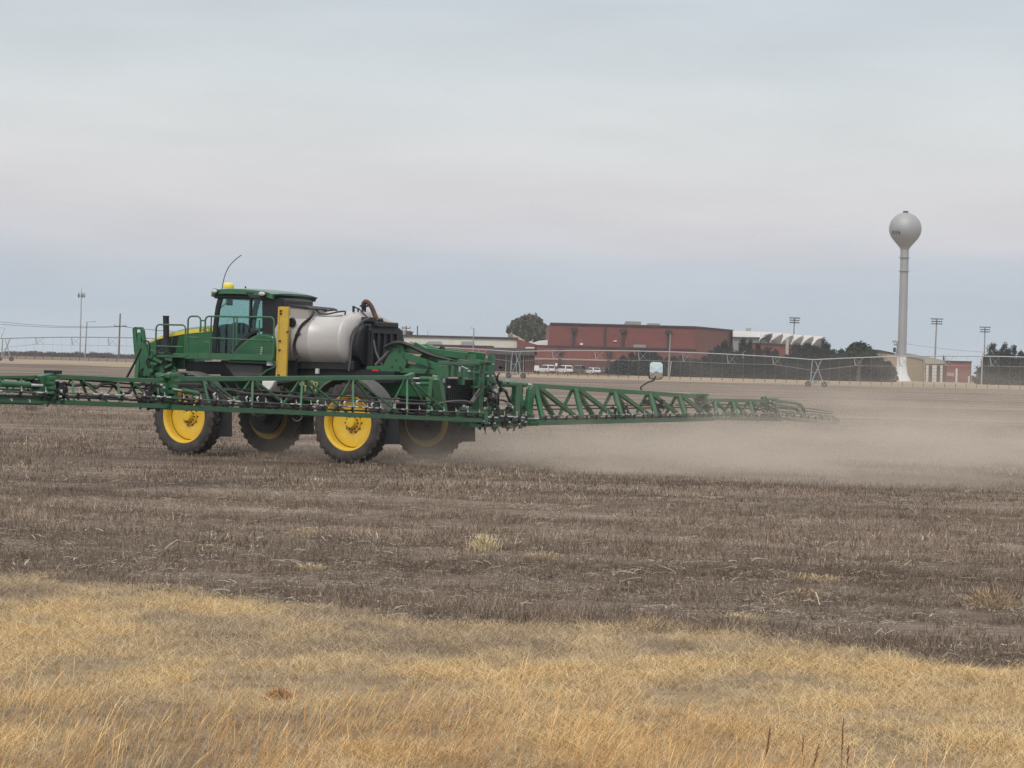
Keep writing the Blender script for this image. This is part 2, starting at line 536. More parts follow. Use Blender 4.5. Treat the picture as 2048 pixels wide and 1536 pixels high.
def scatter(name, P, scale, rotz, tilt, tint, meshes, kind='stuff', rotax=None):
    """one object: points carrying instances of a few tufts"""
    n = len(P)
    me_ = bpy.data.meshes.new(name); me_.vertices.add(n); me_.vertices.foreach_set('co', np.asarray(P, np.float32).ravel())
    for nm, arr in (('size', scale), ('tint', tint)):
        a = me_.attributes.new(nm, 'FLOAT', 'POINT'); a.data.foreach_set('value', np.asarray(arr, np.float32))
    a = me_.attributes.new('rot', 'FLOAT_VECTOR', 'POINT')
    rv = np.zeros((n, 3), np.float32); rv[:, 0] = tilt[:, 0]; rv[:, 1] = tilt[:, 1]; rv[:, 2] = rotz
    a.data.foreach_set('vector', rv.ravel())
    a = me_.attributes.new('pick', 'INT', 'POINT'); a.data.foreach_set('value', RNG.integers(0, len(meshes), n).astype(np.int32))
    o_ = bpy.data.objects.new(name, me_); COL.objects.link(o_); o_['kind'] = kind
    src = bpy.data.collections.new(name + '_source')
    for m_ in meshes:
        src.objects.link(bpy.data.objects.new(m_.name, m_))
    ng = bpy.data.node_groups.new(name, 'GeometryNodeTree')
    ng.interface.new_socket('Geometry', in_out='INPUT', socket_type='NodeSocketGeometry')
    ng.interface.new_socket('Geometry', in_out='OUTPUT', socket_type='NodeSocketGeometry')
    N, L = ng.nodes, ng.links
    gi = N.new('NodeGroupInput'); go = N.new('NodeGroupOutput')
    ip = N.new('GeometryNodeInstanceOnPoints'); ci = N.new('GeometryNodeCollectionInfo')
    ci.inputs['Collection'].default_value = src; ci.inputs['Separate Children'].default_value = True; ci.inputs['Reset Children'].default_value = True
    ip.inputs['Pick Instance'].default_value = True
    def attr(nm, ty):
        q = N.new('GeometryNodeInputNamedAttribute'); q.data_type = ty; q.inputs['Name'].default_value = nm; return q
    L.new(gi.outputs[0], ip.inputs['Points']); L.new(ci.outputs[0], ip.inputs['Instance'])
    L.new(attr('pick', 'INT').outputs['Attribute'], ip.inputs['Instance Index'])
    er = N.new('FunctionNodeEulerToRotation'); L.new(attr('rot', 'FLOAT_VECTOR').outputs['Attribute'], er.inputs[0]); L.new(er.outputs[0], ip.inputs['Rotation'])
    L.new(attr('size', 'FLOAT').outputs['Attribute'], ip.inputs['Scale'])
    L.new(ip.outputs[0], go.inputs[0])
    md = o_.modifiers.new('scatter', 'NODES'); md.node_group = ng
    return o_


def field_pts(d0, d1, dens, margin=1.25, extra=3.0):
    """random points on the ground between depths d0 and d1 inside the widened view"""
    hw = lambda d: d * 0.2248 * margin + extra
    area = (hw(d0) + hw(d1)) * (d1 - d0)
    n = int(area * dens)
    y = RNG.uniform(d0, d1, int(n * 1.3)); x = RNG.uniform(-1, 1, len(y)) * hw(d1)
    k = np.abs(x) < hw(y)
    return x[k][:n], y[k][:n]


r_ = np.random.default_rng(5)
STUB = strawmat('stubble_straw', (0.080, 0.055, 0.041), (0.225, 0.172, 0.135), (0.58, 0.47, 0.36), lo=.35, hi=1.75)
DRYG = strawmat('dry_grass', (0.36, 0.285, 0.215), (0.58, 0.455, 0.295), (0.74, 0.55, 0.30), lo=.4, hi=1.5)
TALL = strawmat('tall_golden_grass', (0.46, 0.25, 0.10), (0.71, 0.44, 0.19), (0.81, 0.58, 0.30), lo=.5, hi=1.4)
RESID = strawmat('residue_straw', (0.30, 0.25, 0.20), (0.45, 0.39, 0.31), (0.62, 0.55, 0.45))

st_a = [tuft('stubble', 26, .15, .03, .115, .005, .35, .3, STUB, r_, 1, .45) for _ in range(5)]
st_b = [tuft('stubble', 26, .25, .03, .11, .0075, .35, .2, STUB, r_, 1, .45) for _ in range(4)]
st_c = [tuft('stubble', 30, .45, .03, .10, .012, .35, .2, STUB, r_, 1, .45) for _ in range(4)]


def rowmask(x, y):
    """rows run along the travel direction; wheel tracks and bare streaks thin them"""
    s_ = x * math.cos(TH) * -1 + y * math.sin(TH); t = x * math.sin(TH) + y * math.cos(TH)     # along / across
    b = fbm(s_ * .05, t * .9, 3, 3); c = fbm(x * .35, y * .35, 9, 3)
    return b, c, t


def stub_layer(name, d0, d1, dens, meshes, sc, fieldonly=True):
    x, y = field_pts(d0, d1, dens)
    k = y > edgeY(x) + (fbm(x * 1.4, np.full_like(x, 3.1), 5) - .5) * 1.6 - .25
    x, y = x[k], y[k]
    b, c, t = rowmask(x, y)
    row = .5 + .5 * np.sin(6.283 * t / 1.75 + 2.2 * fbm((x + y) * .12, t * .2, 71, 2) * 3)
    keep = RNG.uniform(0, 1, len(x)) < np.clip((.42 + 2.8 * (b - .40) + .7 * (c - .5)) * (.45 + .85 * row), .08, 1)
    x, y, b, c, row = x[keep], y[keep], b[keep], c[keep], row[keep]
    n = len(x)
    z = np.zeros(n)
    size = RNG.uniform(.65, 1.25, n) * sc * (.75 + .5 * c)
    tint = np.clip(RNG.normal(.36, .17, n) + (c - .5) * .5 + (b - .5) * .25 + (row - .5) * .22, 0, 1)
    return scatter(name, np.c_[x, y, z], size, RNG.uniform(0, 6.28, n), RNG.normal(0, .10, (n, 2)), tint, meshes)


stub_layer('near_stubble', 17, 27, 105, st_a, 1.0)
stub_layer('middle_stubble', 27, 40, 44, st_b, 1.0)
stub_layer('far_stubble', 40, 62, 13, st_c, 1.05)
stub_layer('distant_stubble', 62, 110, 3.2, st_c, 1.35)

# pale pieces of straw and stalk lying on the stubble
rs = []
for k_ in range(4):
    b = MB()
    for i in range(2):
        p = Vector((r_.uniform(-.2, .2), r_.uniform(-.2, .2), .05 + r_.uniform(0, .05))); d = Vector((r_.normal(), r_.normal() * .6, r_.normal() * .12)).normalized() * r_.uniform(.06, .2)
        b.beam(p - d, p + d * .2 + Vector((0, 0, .01)), .014, .008); b.beam(p + d * .2 + Vector((0, 0, .01)), p + d + Vector((0, 0, -.01)), .013, .008)
    m_ = b.mesh('straw_piece'); m_.materials.append(RESID); a_ = m_.attributes.new('shade', 'FLOAT', 'POINT'); a_.data.foreach_set('value', [.5] * len(m_.vertices)); rs.append(m_)
x, y = field_pts(18, 48, 2.2); k = y > edgeY(x) - .3; x, y = x[k], y[k]
k = RNG.uniform(0, 1, len(x)) < np.clip(1.3 - (y - 18) / 26, .2, 1); x, y = x[k], y[k]; n = len(x)
scatter('straw_residue', np.c_[x, y, np.full(n, .01)], RNG.uniform(.25, .8, n), RNG.uniform(0, 6.28, n), RNG.normal(0, .08, (n, 2)), RNG.uniform(0, 1, n), rs)

lit = []
for k_ in range(5):
    b = MB()
    for i in range(16):
        p = Vector((r_.uniform(-.25, .25), r_.uniform(-.25, .25), r_.uniform(.0, .03))); d = Vector((r_.normal(), r_.normal(), r_.normal() * .25)).normalized() * r_.uniform(.01, .035)
        b.beam(p - d, p + d, .007, .005)
    m_ = b.mesh('litter'); m_.materials.append(RESID); a_ = m_.attributes.new('shade', 'FLOAT', 'POINT'); a_.data.foreach_set('value', np.repeat(r_.uniform(0, 1, 16), 8)); lit.append(m_)
x, y = field_pts(17, 50, 16); k = (y > edgeY(x) - .3) & (RNG.uniform(0, 1, len(x)) < np.clip(1.2 - (y - 18) / 30, .2, 1)); x, y = x[k], y[k]; n = len(x)
scatter('straw_litter', np.c_[x, y, np.full(n, .008)], RNG.uniform(.45, 1.05, n), RNG.uniform(0, 6.28, n), RNG.normal(0, .05, (n, 2)), np.clip(RNG.normal(.15, .35, n), 0, 1), lit)

# mown dry verge
gr_a = [tuft('dry_grass', 46, .12, .02, .08, .0028, .9, 1.3, DRYG, r_, 2) for _ in range(6)]
x, y = field_pts(11.0, 25.5, 215, 1.2, 2.2)
jit = (fbm(x * 1.4, np.full_like(x, 3.1), 5) - .5) * 1.6
edge = edgeY(x) + jit
k = (y < edge + RNG.normal(0, .16, len(x)) + (fbm(x * 2.3, y * 1.2, 77, 3) - .5) * 1.5); x, y, edge = x[k], y[k], edge[k]
pn = fbm(x * .55 + 3, y * .42, 17, 4); p2 = fbm(x * 1.6, y * 1.1, 23, 3)
keep = RNG.uniform(0, 1, len(x)) < np.clip(.55 + 1.2 * (p2 - .35), .2, 1); x, y, edge, pn, p2 = [q[keep] for q in (x, y, edge, pn, p2)]; n = len(x)
near_edge = np.clip(1 - (edge - y) / 2.4, 0, 1)
tint = np.clip(.56 + (pn - .5) * 2.1 + (p2 - .5) * 1.6 - near_edge * .03 + RNG.normal(0, .13, n), 0, 1)
scatter('dry_verge_grass', np.c_[x, y, np.zeros(n)], RNG.uniform(.6, 1.15, n) * (.7 + .6 * p2), RNG.uniform(0, 6.28, n), np.c_[RNG.normal(.0, .12, n), RNG.normal(.08, .12, n)], tint, gr_a)

# tall golden grass nearest the road, leaning with the wind
def tallblade(rng, heads=True):
    vs, fs, sh = [], [], []
    for i in range(18):
        x, y = rng.normal() * .10, rng.normal() * .10; h_ = rng.uniform(.08, .36); ln = rng.uniform(.05, .55); cv = rng.uniform(.0, .45)
        dy = rng.normal() * .35; w_ = .0021; s_ = rng.uniform(); k0 = len(vs); a = rng.uniform(0, 3.14); sg = 4
        for k in range(sg + 1):
            t = k / sg; ww = w_ * (1 - .7 * t) * .5
            if heads and i % 3 == 0 and k == sg - 1:
                ww = w_ * 1.0
            cx, cz = x + h_ * (ln * t + cv * t * t), h_ * (t - .12 * t * t * cv)
            vs += [(cx - math.cos(a) * ww, y + dy * h_ * t - math.sin(a) * ww, cz), (cx + math.cos(a) * ww, y + dy * h_ * t + math.sin(a) * ww, cz)]; sh += [s_, s_]
        for k in range(sg):
            o_ = k0 + 2 * k; fs.append((o_, o_ + 1, o_ + 3, o_ + 2))
    m_ = bpy.data.meshes.new('tall_grass'); m_.from_pydata(vs, [], fs); m_.materials.append(TALL)
    a_ = m_.attributes.new('shade', 'FLOAT', 'POINT'); a_.data.foreach_set('value', sh)
    return m_


tb = [tallblade(r_) for _ in range(6)]
x, y = field_pts(10.0, 16.8, 30, 1.2, 2.0)
lim = 14.6 + 1.6 * fbm(x * .45, np.full_like(x, 8.0), 41, 3) + 1.1 * np.exp(-((x - .1) / 1.1) ** 2) - 1.9 * np.clip((x - 1.15) / .9, 0, 1)
k = (y < lim) & (RNG.uniform(0, 1, len(x)) < np.clip((lim - y) / 2.4 + .05, 0, 1)); x, y = x[k], y[k]; n = len(x)
pn = fbm(x * .8, y * .6, 51, 3)
scatter('tall_golden_grass', np.c_[x, y, np.zeros(n)], RNG.uniform(.6, 1.1, n) * (.75 + .4 * pn), RNG.normal(0, .5, n), RNG.normal(0, .08, (n, 2)), np.clip(.45 + (pn - .5) * 1.6 + RNG.normal(0, .18, n), 0, 1), tb)

# single pale bunch grass standing in the stubble
def bunch(name, u, v, w_px, h_px, label, cat, cols, seed, n=260):
    p = atz(u, v); rg = np.random.default_rng(seed); s_ = p.y / F
    M_ = mat(name + '_straw_%d' % seed, cols, .9, var=.3, scale=20)
    e = empty(name, p, label, cat)
    vs, fs = [], []
    for i in range(n):
        a = rg.normal() * .5; h_ = h_px * s_ * rg.uniform(.35, 1.0) * (1 - .35 * abs(a)); x0 = rg.normal() * w_px * s_ * .14; y0 = rg.normal() * w_px * s_ * .14
        x1 = x0 + a * w_px * s_ * .42 * rg.uniform(.5, 1.1); ww = .004; k0 = len(vs)
        vs += [(x0 - ww, y0, 0), (x0 + ww, y0, 0), ((x0 + x1) / 2 + ww, y0, h_ * .65), ((x0 + x1) / 2 - ww, y0, h_ * .65), (x1, y0 + rg.normal() * .08, h_ * (1 - .15 * abs(a)))]
        fs += [(k0, k0 + 1, k0 + 2, k0 + 3), (k0 + 3, k0 + 2, k0 + 4)]
    me_ = bpy.data.meshes.new('blades'); me_.from_pydata(vs, [], fs); me_.materials.append(M_)
    share('blades', me_, e)
    return e


bunch('grass_tussock', 965, 1102, 66, 40, 'pale yellow bunch of grass standing alone in the stubble', 'grass tuft', (.58, .49, .31), 61, 420)
for (u_, v_, w_, h_, lb) in ((610, 1068, 70, 9, 'faint straw patch in the stubble left of the pale bunch'), (1085, 1118, 70, 10, 'low straw patch right of the pale bunch of grass'),
                             (1635, 1163, 110, 12, 'long low straw patch in the right stubble'), (1610, 1190, 60, 10, 'small straw patch just below the long one'), (1480, 1240, 90, 11, 'straw patch nearest the verge on the right'), (620, 1140, 60, 9, 'small straw patch in the stubble near the left verge')):
    bunch('straw_patch', u_, v_, w_ * 1.5, h_ * 1.7, lb, 'straw patch', (.48, .38, .25), int(u_), 260)
bunch('dead_weed', 62, 822, 60, 22, 'small dark dead weed on the stubble below the left boom', 'weed', (.11, .09, .07), 62, 90)
bunch('grass_tussock', 1985, 1215, 150, 50, 'brownish tangle of grass at the right edge of the stubble', 'grass tuft', (.36, .27, .18), 63, 420)
bunch('red_tuft', 560, 1400, 80, 30, 'reddish low tuft in the dry verge left of centre', 'grass tuft', (.42, .22, .10), 64, 200)

# brown weed stalks in the bottom right corner
SK = mat('brown_stalk', (.20, .085, .045), .85, var=.2, scale=30)
for (u0, v0, u1, v1, lab) in ((1682, 1545, 1687, 1436, 'tallest brown weed stalk at the bottom right'), (1621, 1560, 1638, 1488, 'dark brown seedhead stalk leaning right, second from the tallest stalk'),
                              (1606, 1560, 1606, 1468, 'thin upright brown weed stalk left of the leaning one'), (1693, 1560, 1697, 1490, 'short thin brown stalk just right of the tallest stalk'),
                              (1526, 1560, 1541, 1450, 'thin faint brown stalk leaning right amid tall golden grass')):
    g_ = atz(u0, 1560) ; top = at(u1, v1, g_.y)
    e = empty('weed_stalk', g_, lab, 'weed stalk')
    t_ = top - g_; b = MB(); b.curve([(0, 0, 0), (t_.x * .45, .01, t_.z * .5), (t_.x, 0, t_.z)], .0022, 5)
    b.build('stem', SK, e)
    s2 = MB()
    for k in range(14):
        t = .45 + .5 * k / 14; p = Vector((t_.x * t, 0, t_.z * t)); s2.sphere(p + Vector((random.uniform(-.004, .004), 0, 0)), .0055 * (1.2 - abs(t - .7) * 1.5), 5, 3, (.8, .8, 1.8))
    s2.build('seed_head', SK, e)

# ================================================================== BACKGROUND
def gat(u, Y):
    """ground point in column u at depth Y"""
    p = at(u, 750, Y); return Vector((p.x, Y, zg(p.x, Y)))


BRICK = mat('red_brick', (0.215, 0.068, 0.062), 0.9, var=0.10, scale=0.8)
BRICKLIT = mat('lit_red_brick', (0.225, 0.088, 0.070), 0.9, var=0.10, scale=0.8)  # same brick, with the orange light on the side walls painted in
BRICKD = mat('dark_red_brick', (0.135, 0.055, 0.055), 0.9, var=0.12, scale=0.8)
TRIM = mat('dark_trim', (0.05, 0.030, 0.032), 0.7)
PALET = mat('pale_band', (0.40, 0.29, 0.25), 0.8)
CREAM = mat('cream_metal_siding', (0.70, 0.69, 0.61), 0.6, var=0.08, scale=0.4)
WROOF = mat('white_roof', (0.90, 0.91, 0.91), 0.6, var=0.04)
TAUPE = mat('shaded_taupe', (0.24, 0.215, 0.185), 0.8)  # shade inside the roof shells put into the colour; end fin shares it
GREYW = mat('grey_wall', (0.33, 0.34, 0.35), 0.8)
BEIGE = mat('beige_siding', (0.37, 0.295, 0.195), 0.8, var=0.06, scale=0.3)
DOORW = mat('white_door', (0.62, 0.61, 0.58), 0.6)
BROWN = mat('brown_recess', (0.085, 0.055, 0.04), 0.8)
GALV = mat('galvanised_steel', (0.36, 0.37, 0.39), 0.5, metal=0.3)
DGALV = mat('weathered_galvanised_steel', (0.26, 0.265, 0.28), 0.6, metal=0.2)
POLEW = mat('pole_wood', (0.15, 0.105, 0.085), 0.9)
POLEG = mat('grey_pole', (0.24, 0.24, 0.24), 0.8)
LIGHTB = mat('floodlight_bank', (0.045, 0.05, 0.07), 0.5)
TOWERM = mat('tower_paint', (0.40, 0.405, 0.42), 0.66, metal=0.6, var=0.05, scale=0.15)
TOWERB = mat('tower_base_paint', (0.74, 0.76, 0.80), 0.5, var=0.03, scale=0.2)
ROOFU = mat('rooftop_unit_metal', (0.27, 0.28, 0.27), 0.6)
CORR = mat('dark_canopy', (0.075, 0.06, 0.062), 0.8)
REDM = mat('bright_red_siding', (0.24, 0.045, 0.055), 0.7)


def wall_poly(name, pts, Y, depth, material, parent, **k):
    """solid block whose front outline is given in photograph pixels at depth Y"""
    P = [at(u, v, Y) for u, v in pts]
    return MB().prism(P, (0, depth, 0)).build(name, material, parent, **k)


def bbase(u, Y):
    return zg(at(u, 750, Y).x, Y) - 0.4


def block(name, u0, u1, v0, Y, depth, material, parent, v1=None, level=True, z0=None):
    """box: top corner pixel heights v0 (at u0); level top; down to the ground unless v1 given"""
    a = at(u0, v0, Y); b = at(u1, v0, Y)
    zb = bbase((u0 + u1) / 2, Y) if v1 is None else at(u0, v1, Y).z
    return MB().box2((a.x, Y, zb), (b.x, Y + depth, a.z)).build(name, material, parent)


YB = 500.0
# ---- main red brick hall
g = empty('brick_hall', gat(1245, YB), 'long windowless red brick school hall with dark downpipes and a lower front wing', 'building')
def loc(parent):
    """children are authored in world space: cancel the parent's offset"""
    Mi = Matrix.Translation(-parent.location)
    for ch in parent.children:
        if ch.get('_w') is None:
            ch.matrix_parent_inverse = Mi
            ch['_w'] = 1
            for c2 in ch.children:
                pass


def finish(parent):
    Mi = Matrix.Translation(-Vector(parent.location))
    for ch in parent.children:
        ch.matrix_parent_inverse = Mi


A = at(1100, 648, YB + 12); B = at(1390, 655.2, YB + 12); C = at(1465, 661.6, YB + 45)
zt = (A.z + B.z) / 2
zb = 0.2
pl = [Vector((A.x, A.y, zb)), Vector((B.x, B.y, zb)), Vector((C.x, C.y, zb)), Vector((C.x, C.y + 30, zb)), Vector((A.x, A.y + 60, zb))]
MB().prism([pl[0], pl[1], pl[1] + Vector((-.01, 50, 0)), pl[4]], (0, 0, zt - zb)).build('wall', BRICK, g)
MB().prism([pl[1] + Vector((0.01, 0, 0)), pl[2], pl[3], pl[1] + Vector((0.01, 50, 0))], (0, 0, zt - zb - .01)).build('wall', BRICKLIT, g, label='red brick side wall with its lit orange tone painted in')
cp = MB()
for a, b in ((pl[0], pl[1]), (pl[1], pl[2])):
    up = Vector((0, 0, zt - zb + 0.15)); cp.beam(a + up + Vector((0, -.1, 0)), b + up + Vector((0, -.1, 0)), 0.5, 0.35)
cp.build('coping', TRIM, g)
# lower front wing
w0 = at(1070, 692.6, YB); w1 = at(1392, 697.5, YB)
zw = (w0.z + at(1300, 699.0, YB).z) / 2
MB().box2((w0.x, YB, zb), (w1.x, YB + 12, zw)).build('wing_wall', BRICK, g)
MB().box2((w1.x, YB + 4, zb), (at(1450, 700, YB).x, YB + 34, zw - 0.2)).build('wing_wall', BRICKLIT, g)
MB().box2((w0.x - .15, YB - .2, zw), (w1.x + .15, YB + 12.2, zw + .35)).build('coping', TRIM, g)
zband = at(1100, 719.2, YB).z
MB().box2((w0.x, YB - .12, zband), (w1.x, YB - .003, zband + .32)).build('stone_band', PALET, g)
MB().box2((w0.x, YB - .06, zb), (w1.x, YB - .002, zband - .01)).build('lower_wall', BRICKD, g)
for u, v0, v1, yy in ((1147.5, 655, 693, YB + 12), (1210, 651, 695, YB + 12), (1246.5, 657, 696, YB + 12), (1337, 660, 700, YB + 12), (1120, 698, 733, YB), (1217.5, 702, 742, YB), (1308, 703, 730, YB)):
    p = at(u, v0, yy - .35); q = at(u, v1, yy - .35); w_ = 0.55 if u != 1210 else 0.3
    d = MB().box2((p.x - w_ / 2, yy - .5, q.z), (p.x + w_ / 2, yy - .21, p.z)).build('downpipe', TRIM, g)
    if u != 1210:
        MB().prism([(p.x - .75, yy - .9, p.z), (p.x + .75, yy - .9, p.z), (p.x + .35, yy - .9, p.z - 1.0), (p.x - .35, yy - .9, p.z - 1.0)], (0, .6, 0)).build('rain_head', TRIM, g)
for u0, u1, v0, v1 in ((1247, 1282, 642.3, 652.5), (1291, 1320, 646.3, 653)):
    p = at(u0, v0, YB + 25); q = at(u1, v1, YB + 25)
    rb = MB(); rb.prism([(p.x - .2, YB + 25, zt - .1), (q.x, YB + 25, zt - .1), (q.x, YB + 25, p.z), (p.x + .6, YB + 25, p.z)], (0, 3.5, 0)).build('rooftop_unit', ROOFU, g)
p = at(1227, 682, YB + 12); MB().box2((p.x, YB + 11.7, p.z - .12), (p.x + .75, YB + 11.99, p.z + .12)).build('wall_lamp', WHITE, g)
p = at(1160, 690, YB + 11.6); MB().box2((p.x, YB + 11.2, p.z), (p.x + .65, YB + 11.95, p.z + .45)).build('wall_vent', WHITE, g)
p = at(1267, 697.5, YB + 5); MB().box2((p.x, YB + 5, p.z - 0.2), (p.x + 2.7, YB + 7, p.z + .95)).build('air_conditioner', ROOFU, g)
for u in (1420,): pass
finish(g)

# ---- cream metal building with red brick front, left
YC = 520.0
g = empty('cream_metal_building', gat(915, YC), 'long cream metal sided building with a low red brick front', 'building')
def cz(u, v, Y): return at(u, v, Y).z
p0 = at(795, 672.5, YC + 10); p1 = at(1034, 679.2, YC + 10); zt = (p0.z + p1.z) / 2
MB().box2((p0.x, YC + 10, .3), (p1.x, YC + 40, zt)).build('upper_wall', CREAM, g)
MB().box2((p0.x - .3, YC + 9.6, zt), (p1.x + .3, YC + 40.4, zt + .45)).build('roof_edge', TRIM, g)
rb = MB()
for i in range(24):
    x = p0.x + (p1.x - p0.x) * (i + .5) / 24
    rb.box2((x - .05, YC + 9.9, .4), (x + .05, YC + 9.995, zt - .02))
rb.build('siding_rib', CREAM, g)
for u0, u1 in ((852, 888), (920, 952), (815, 831)):
    a = at(u0, 682.5, YC + 9.8); b = at(u1, 694, YC + 9.8)
    MB().prism([(a.x + .5, YC + 9.6, a.z), (b.x - .7, YC + 9.6, a.z), (b.x, YC + 9.6, b.z), (a.x, YC + 9.6, b.z)], (0, .25, 0)).build('window', GREYW, g)
f0 = at(796, 689.5, YC); f1 = at(985, 694.3, YC); zf = (f0.z + f1.z) / 2
MB().box2((f0.x, YC, .2), (f1.x, YC + 9.7, zf)).build('front_wall', BRICK, g)
MB().box2((f0.x - .2, YC - .25, zf), (f1.x + .2, YC + 9.6, zf + .3)).build('roof_edge', TRIM, g)
MB().box2((f0.x, YC - .1, .2), (f1.x, YC - .01, cz(880, 712, YC))).build('lower_wall', BRICKD, g)
MB().box2((f0.x, YC - .16, cz(880, 713, YC)), (f1.x, YC - .02, cz(880, 712, YC) + .2)).build('stone_band', PALET, g)
# gable of reddish brick at the right end
a = at(1034, 680, YC + 8); b = at(1060, 690, YC + 8)
MB().prism([(a.x, YC + 8, .3), (b.x + 2, YC + 8, .3), (b.x + 2, YC + 8, b.z), (a.x, YC + 8, a.z + .3)], (0, 20, 0)).build('end_wall', BRICK, g)
finish(g)

# ---- peaked cream roof behind
YD = 600.0
g = empty('gabled_house', gat(1025, YD), 'cream house gable showing above the metal roof beneath the windswept tree', 'house')
a = [(1012, 690), (1016, 673), (1024, 667), (1036, 673), (1050, 681), (1050, 692)]
P = [at(u, v, YD) for u, v in a]; P[0].z = P[-1].z = 1.0
MB().prism(P, (0, 12, 0)).build('wall', mat('cream_gable', (0.5, 0.45, 0.37), 0.8), g)
MB().beam(P[1] + Vector((0, -.2, .15)), P[2] + Vector((0, -.2, .15)), 13, .25, up=(0, 0, 1)).build('roof', GREYW, g)
finish(g)

# ---- dark canopy and red siding between the buildings
g = empty('entrance_canopy', gat(1010, 505), 'dark flat canopy over a glazed entrance beside the brick hall', 'canopy')
a = at(975, 697, 505); b = at(1073, 708, 505)
za = at(1010, 703, 505).z
MB().box2((a.x, 500, za - .7), (b.x, 515, za + .8)).build('canopy_roof', CORR, g)
MB().box2((a.x, 513, .2), (b.x, 514.9, za - .7)).build('back_wall', BRICKD, g)
for u in (1012, 1022, 1033, 1040, 1047):
    p = at(u, 720, 502); MB().box2((p.x - .08, 502, .2), (p.x + .08, 502.2, za - .71)).build('post', GALV, g)
for u0, u1 in ((1013, 1021), (1024, 1032), (1041, 1046)):
    p = at(u0, 724, 512.8); q = at(u1, 750, 512.8)
    MB().box2((p.x, 512.8, .5), (q.x, 512.98, p.z)).build('glass_door', WINDARK, g)
p = at(1050, 716, 503); q = at(1071, 748, 503)
MB().box2((p.x, 503, .2), (q.x, 504.5, p.z)).build('red_panel', REDM, g)
for k in range(5):
    x = p.x + (q.x - p.x) * (k + .5) / 5
    MB().box2((x - .05, 502.9, .3), (x + .05, 502.995, p.z)).build('panel_rib', PALET, g)
finish(g)

g = empty('barrel_roof_building', gat(1075, 540), 'small building with curved white barrel roof left of the brick hall', 'building')
P = [at(u, v, 540) for u, v in ((1050, 697), (1056, 692), (1065, 686), (1078, 681.5), (1092, 680), (1108, 681), (1108, 700), (1050, 700))]
MB().prism(P, (0, 14, 0)).build('barrel_roof', WROOF, g)
P = [at(u, v, 506) for u, v in ((1052, 694.5), (1070, 694.5), (1071, 709), (1060, 708.5), (1046, 704))]
MB().prism(P, (0, 8, 0)).build('porch_roof', WROOF, g)
finish(g)

# ---- gymnasium with white scalloped shells
YG = 540.0
g = empty('scalloped_gymnasium', gat(1560, YG), 'gymnasium with a white roof of six scalloped concrete shells', 'building')
P = [at(u, v, YG + 1.2) for u, v in ((1466, 661.5), (1544, 664.5), (1543, 669), (1520, 674.6), (1466, 673.5))]
MB().prism(P, (0, 16, 0)).build('roof_slab', WROOF, g)
P = [at(u, v, YG + 2) for u, v in ((1466, 673.6), (1522, 675), (1524, 700), (1466, 700))]
P[2].z = P[3].z = .4
MB().prism(P, (0, 12, 0)).build('end_wall', GREYW, g)
pk = [(1543.5, 665), (1564.5, 666.8), (1585.5, 668.7), (1605.5, 670.4), (1625.5, 671.6), (1645.5, 673.8)]
lb = [(1519.5, 681), (1541, 685), (1563.5, 687), (1583.5, 689), (1604, 690.5), (1624.5, 692)]
tp = at(1544, 664.5, YG)
for i, ((pu, pv), (lu, lv)) in enumerate(zip(pk, lb)):
    arc = []
    for k in range(9):
        t = k / 8
        a = math.pi / 2 * t
        arc.append((lu + (pu - lu) * (1 - math.cos(a)) * .55 + (pu - lu) * t * .45, lv + (pv + 2.2 - lv) * math.sin(a) ** .85))
    nxt = (pk[i - 1] if i else (1522, 664.2))
    outer = [(pu + .3, pv - .3), (nxt[0] + .4, nxt[1] - .3), (lu - .2, lv - 5)]
    poly = arc + [(pu + .6, pv + 9), (pu + 1.6, pv + 10), (pu + 1.2, pv - .5)] + [(nxt[0] + .3, nxt[1] - .3), (nxt[0] + .5, nxt[1] + 10), (lu - 1, lv)]
    MB().prism([at(u, v, YG) for u, v in poly], (0, 1.1, 0)).build('roof_shell', WROOF, g)
    # recessed wall under the shell, coloured as its shaded interior
    rec = [(lu, lv + 6), (lu, lv - 2), (pu - 9, pv + 6), (pu + .2, pv + 1.5), (pu + .2, lv + 7)]
    MB().prism([at(u, v, YG + 4.2) for u, v in rec], (0, .5, 0)).build('recess_wall', TAUPE, g)
    MB().prism([at(u, v, YG + 2.0) for u, v in ((lu, lv + 7), (lu + 1.0, lv - 1.0), (lu + 7.5, lv - 4), (pu - 4.5, lv + 7.5))], (0, .4, 0)).build('arch_wedge', GREYW, g)  # wedge for the paler lower left of each arch interior
MB().box2((at(1646, 675, YG).x, YG - .2, .4), (at(1648.5, 675, YG).x, YG + 12, at(1646, 674, YG).z)).build('end_fin', TAUPE, g)
q0 = at(1505, 687.2, YG - 14); q1 = at(1637, 695.2, YG - 14)
zq = (at(1540, 689.5, YG - 14).z + at(1600, 693.5, YG - 14).z) / 2
MB().prism([(q0.x, YG - 14, .4), (q1.x, YG - 14, .4), (q1.x, YG - 14, q1.z + .15), (q0.x, YG - 14, q0.z)], (0, 12, 0)).build('front_wall', BRICK, g)
MB().beam((q0.x, YG - 14.1, q0.z + .1), (q1.x, YG - 14.1, q1.z + .25), .4, .3).build('coping', TRIM, g)
p = at(1572, 690, YG - 16); r_ = at(1577, 714, YG - 16)
MB().box2((p.x, YG - 16, .4), (r_.x, YG - 15, at(1575, 676, YG - 16).z)).build('pillar', mat('pale_concrete', (0.42, 0.40, 0.37), 0.9), g)
p = at(1493.5, 656, YG + 8); r_ = at(1502.5, 662, YG + 8)
MB().box2((p.x, YG + 8, r_.z), (r_.x, YG + 10, p.z)).build('rooftop_unit', ROOFU, g)
finish(g)

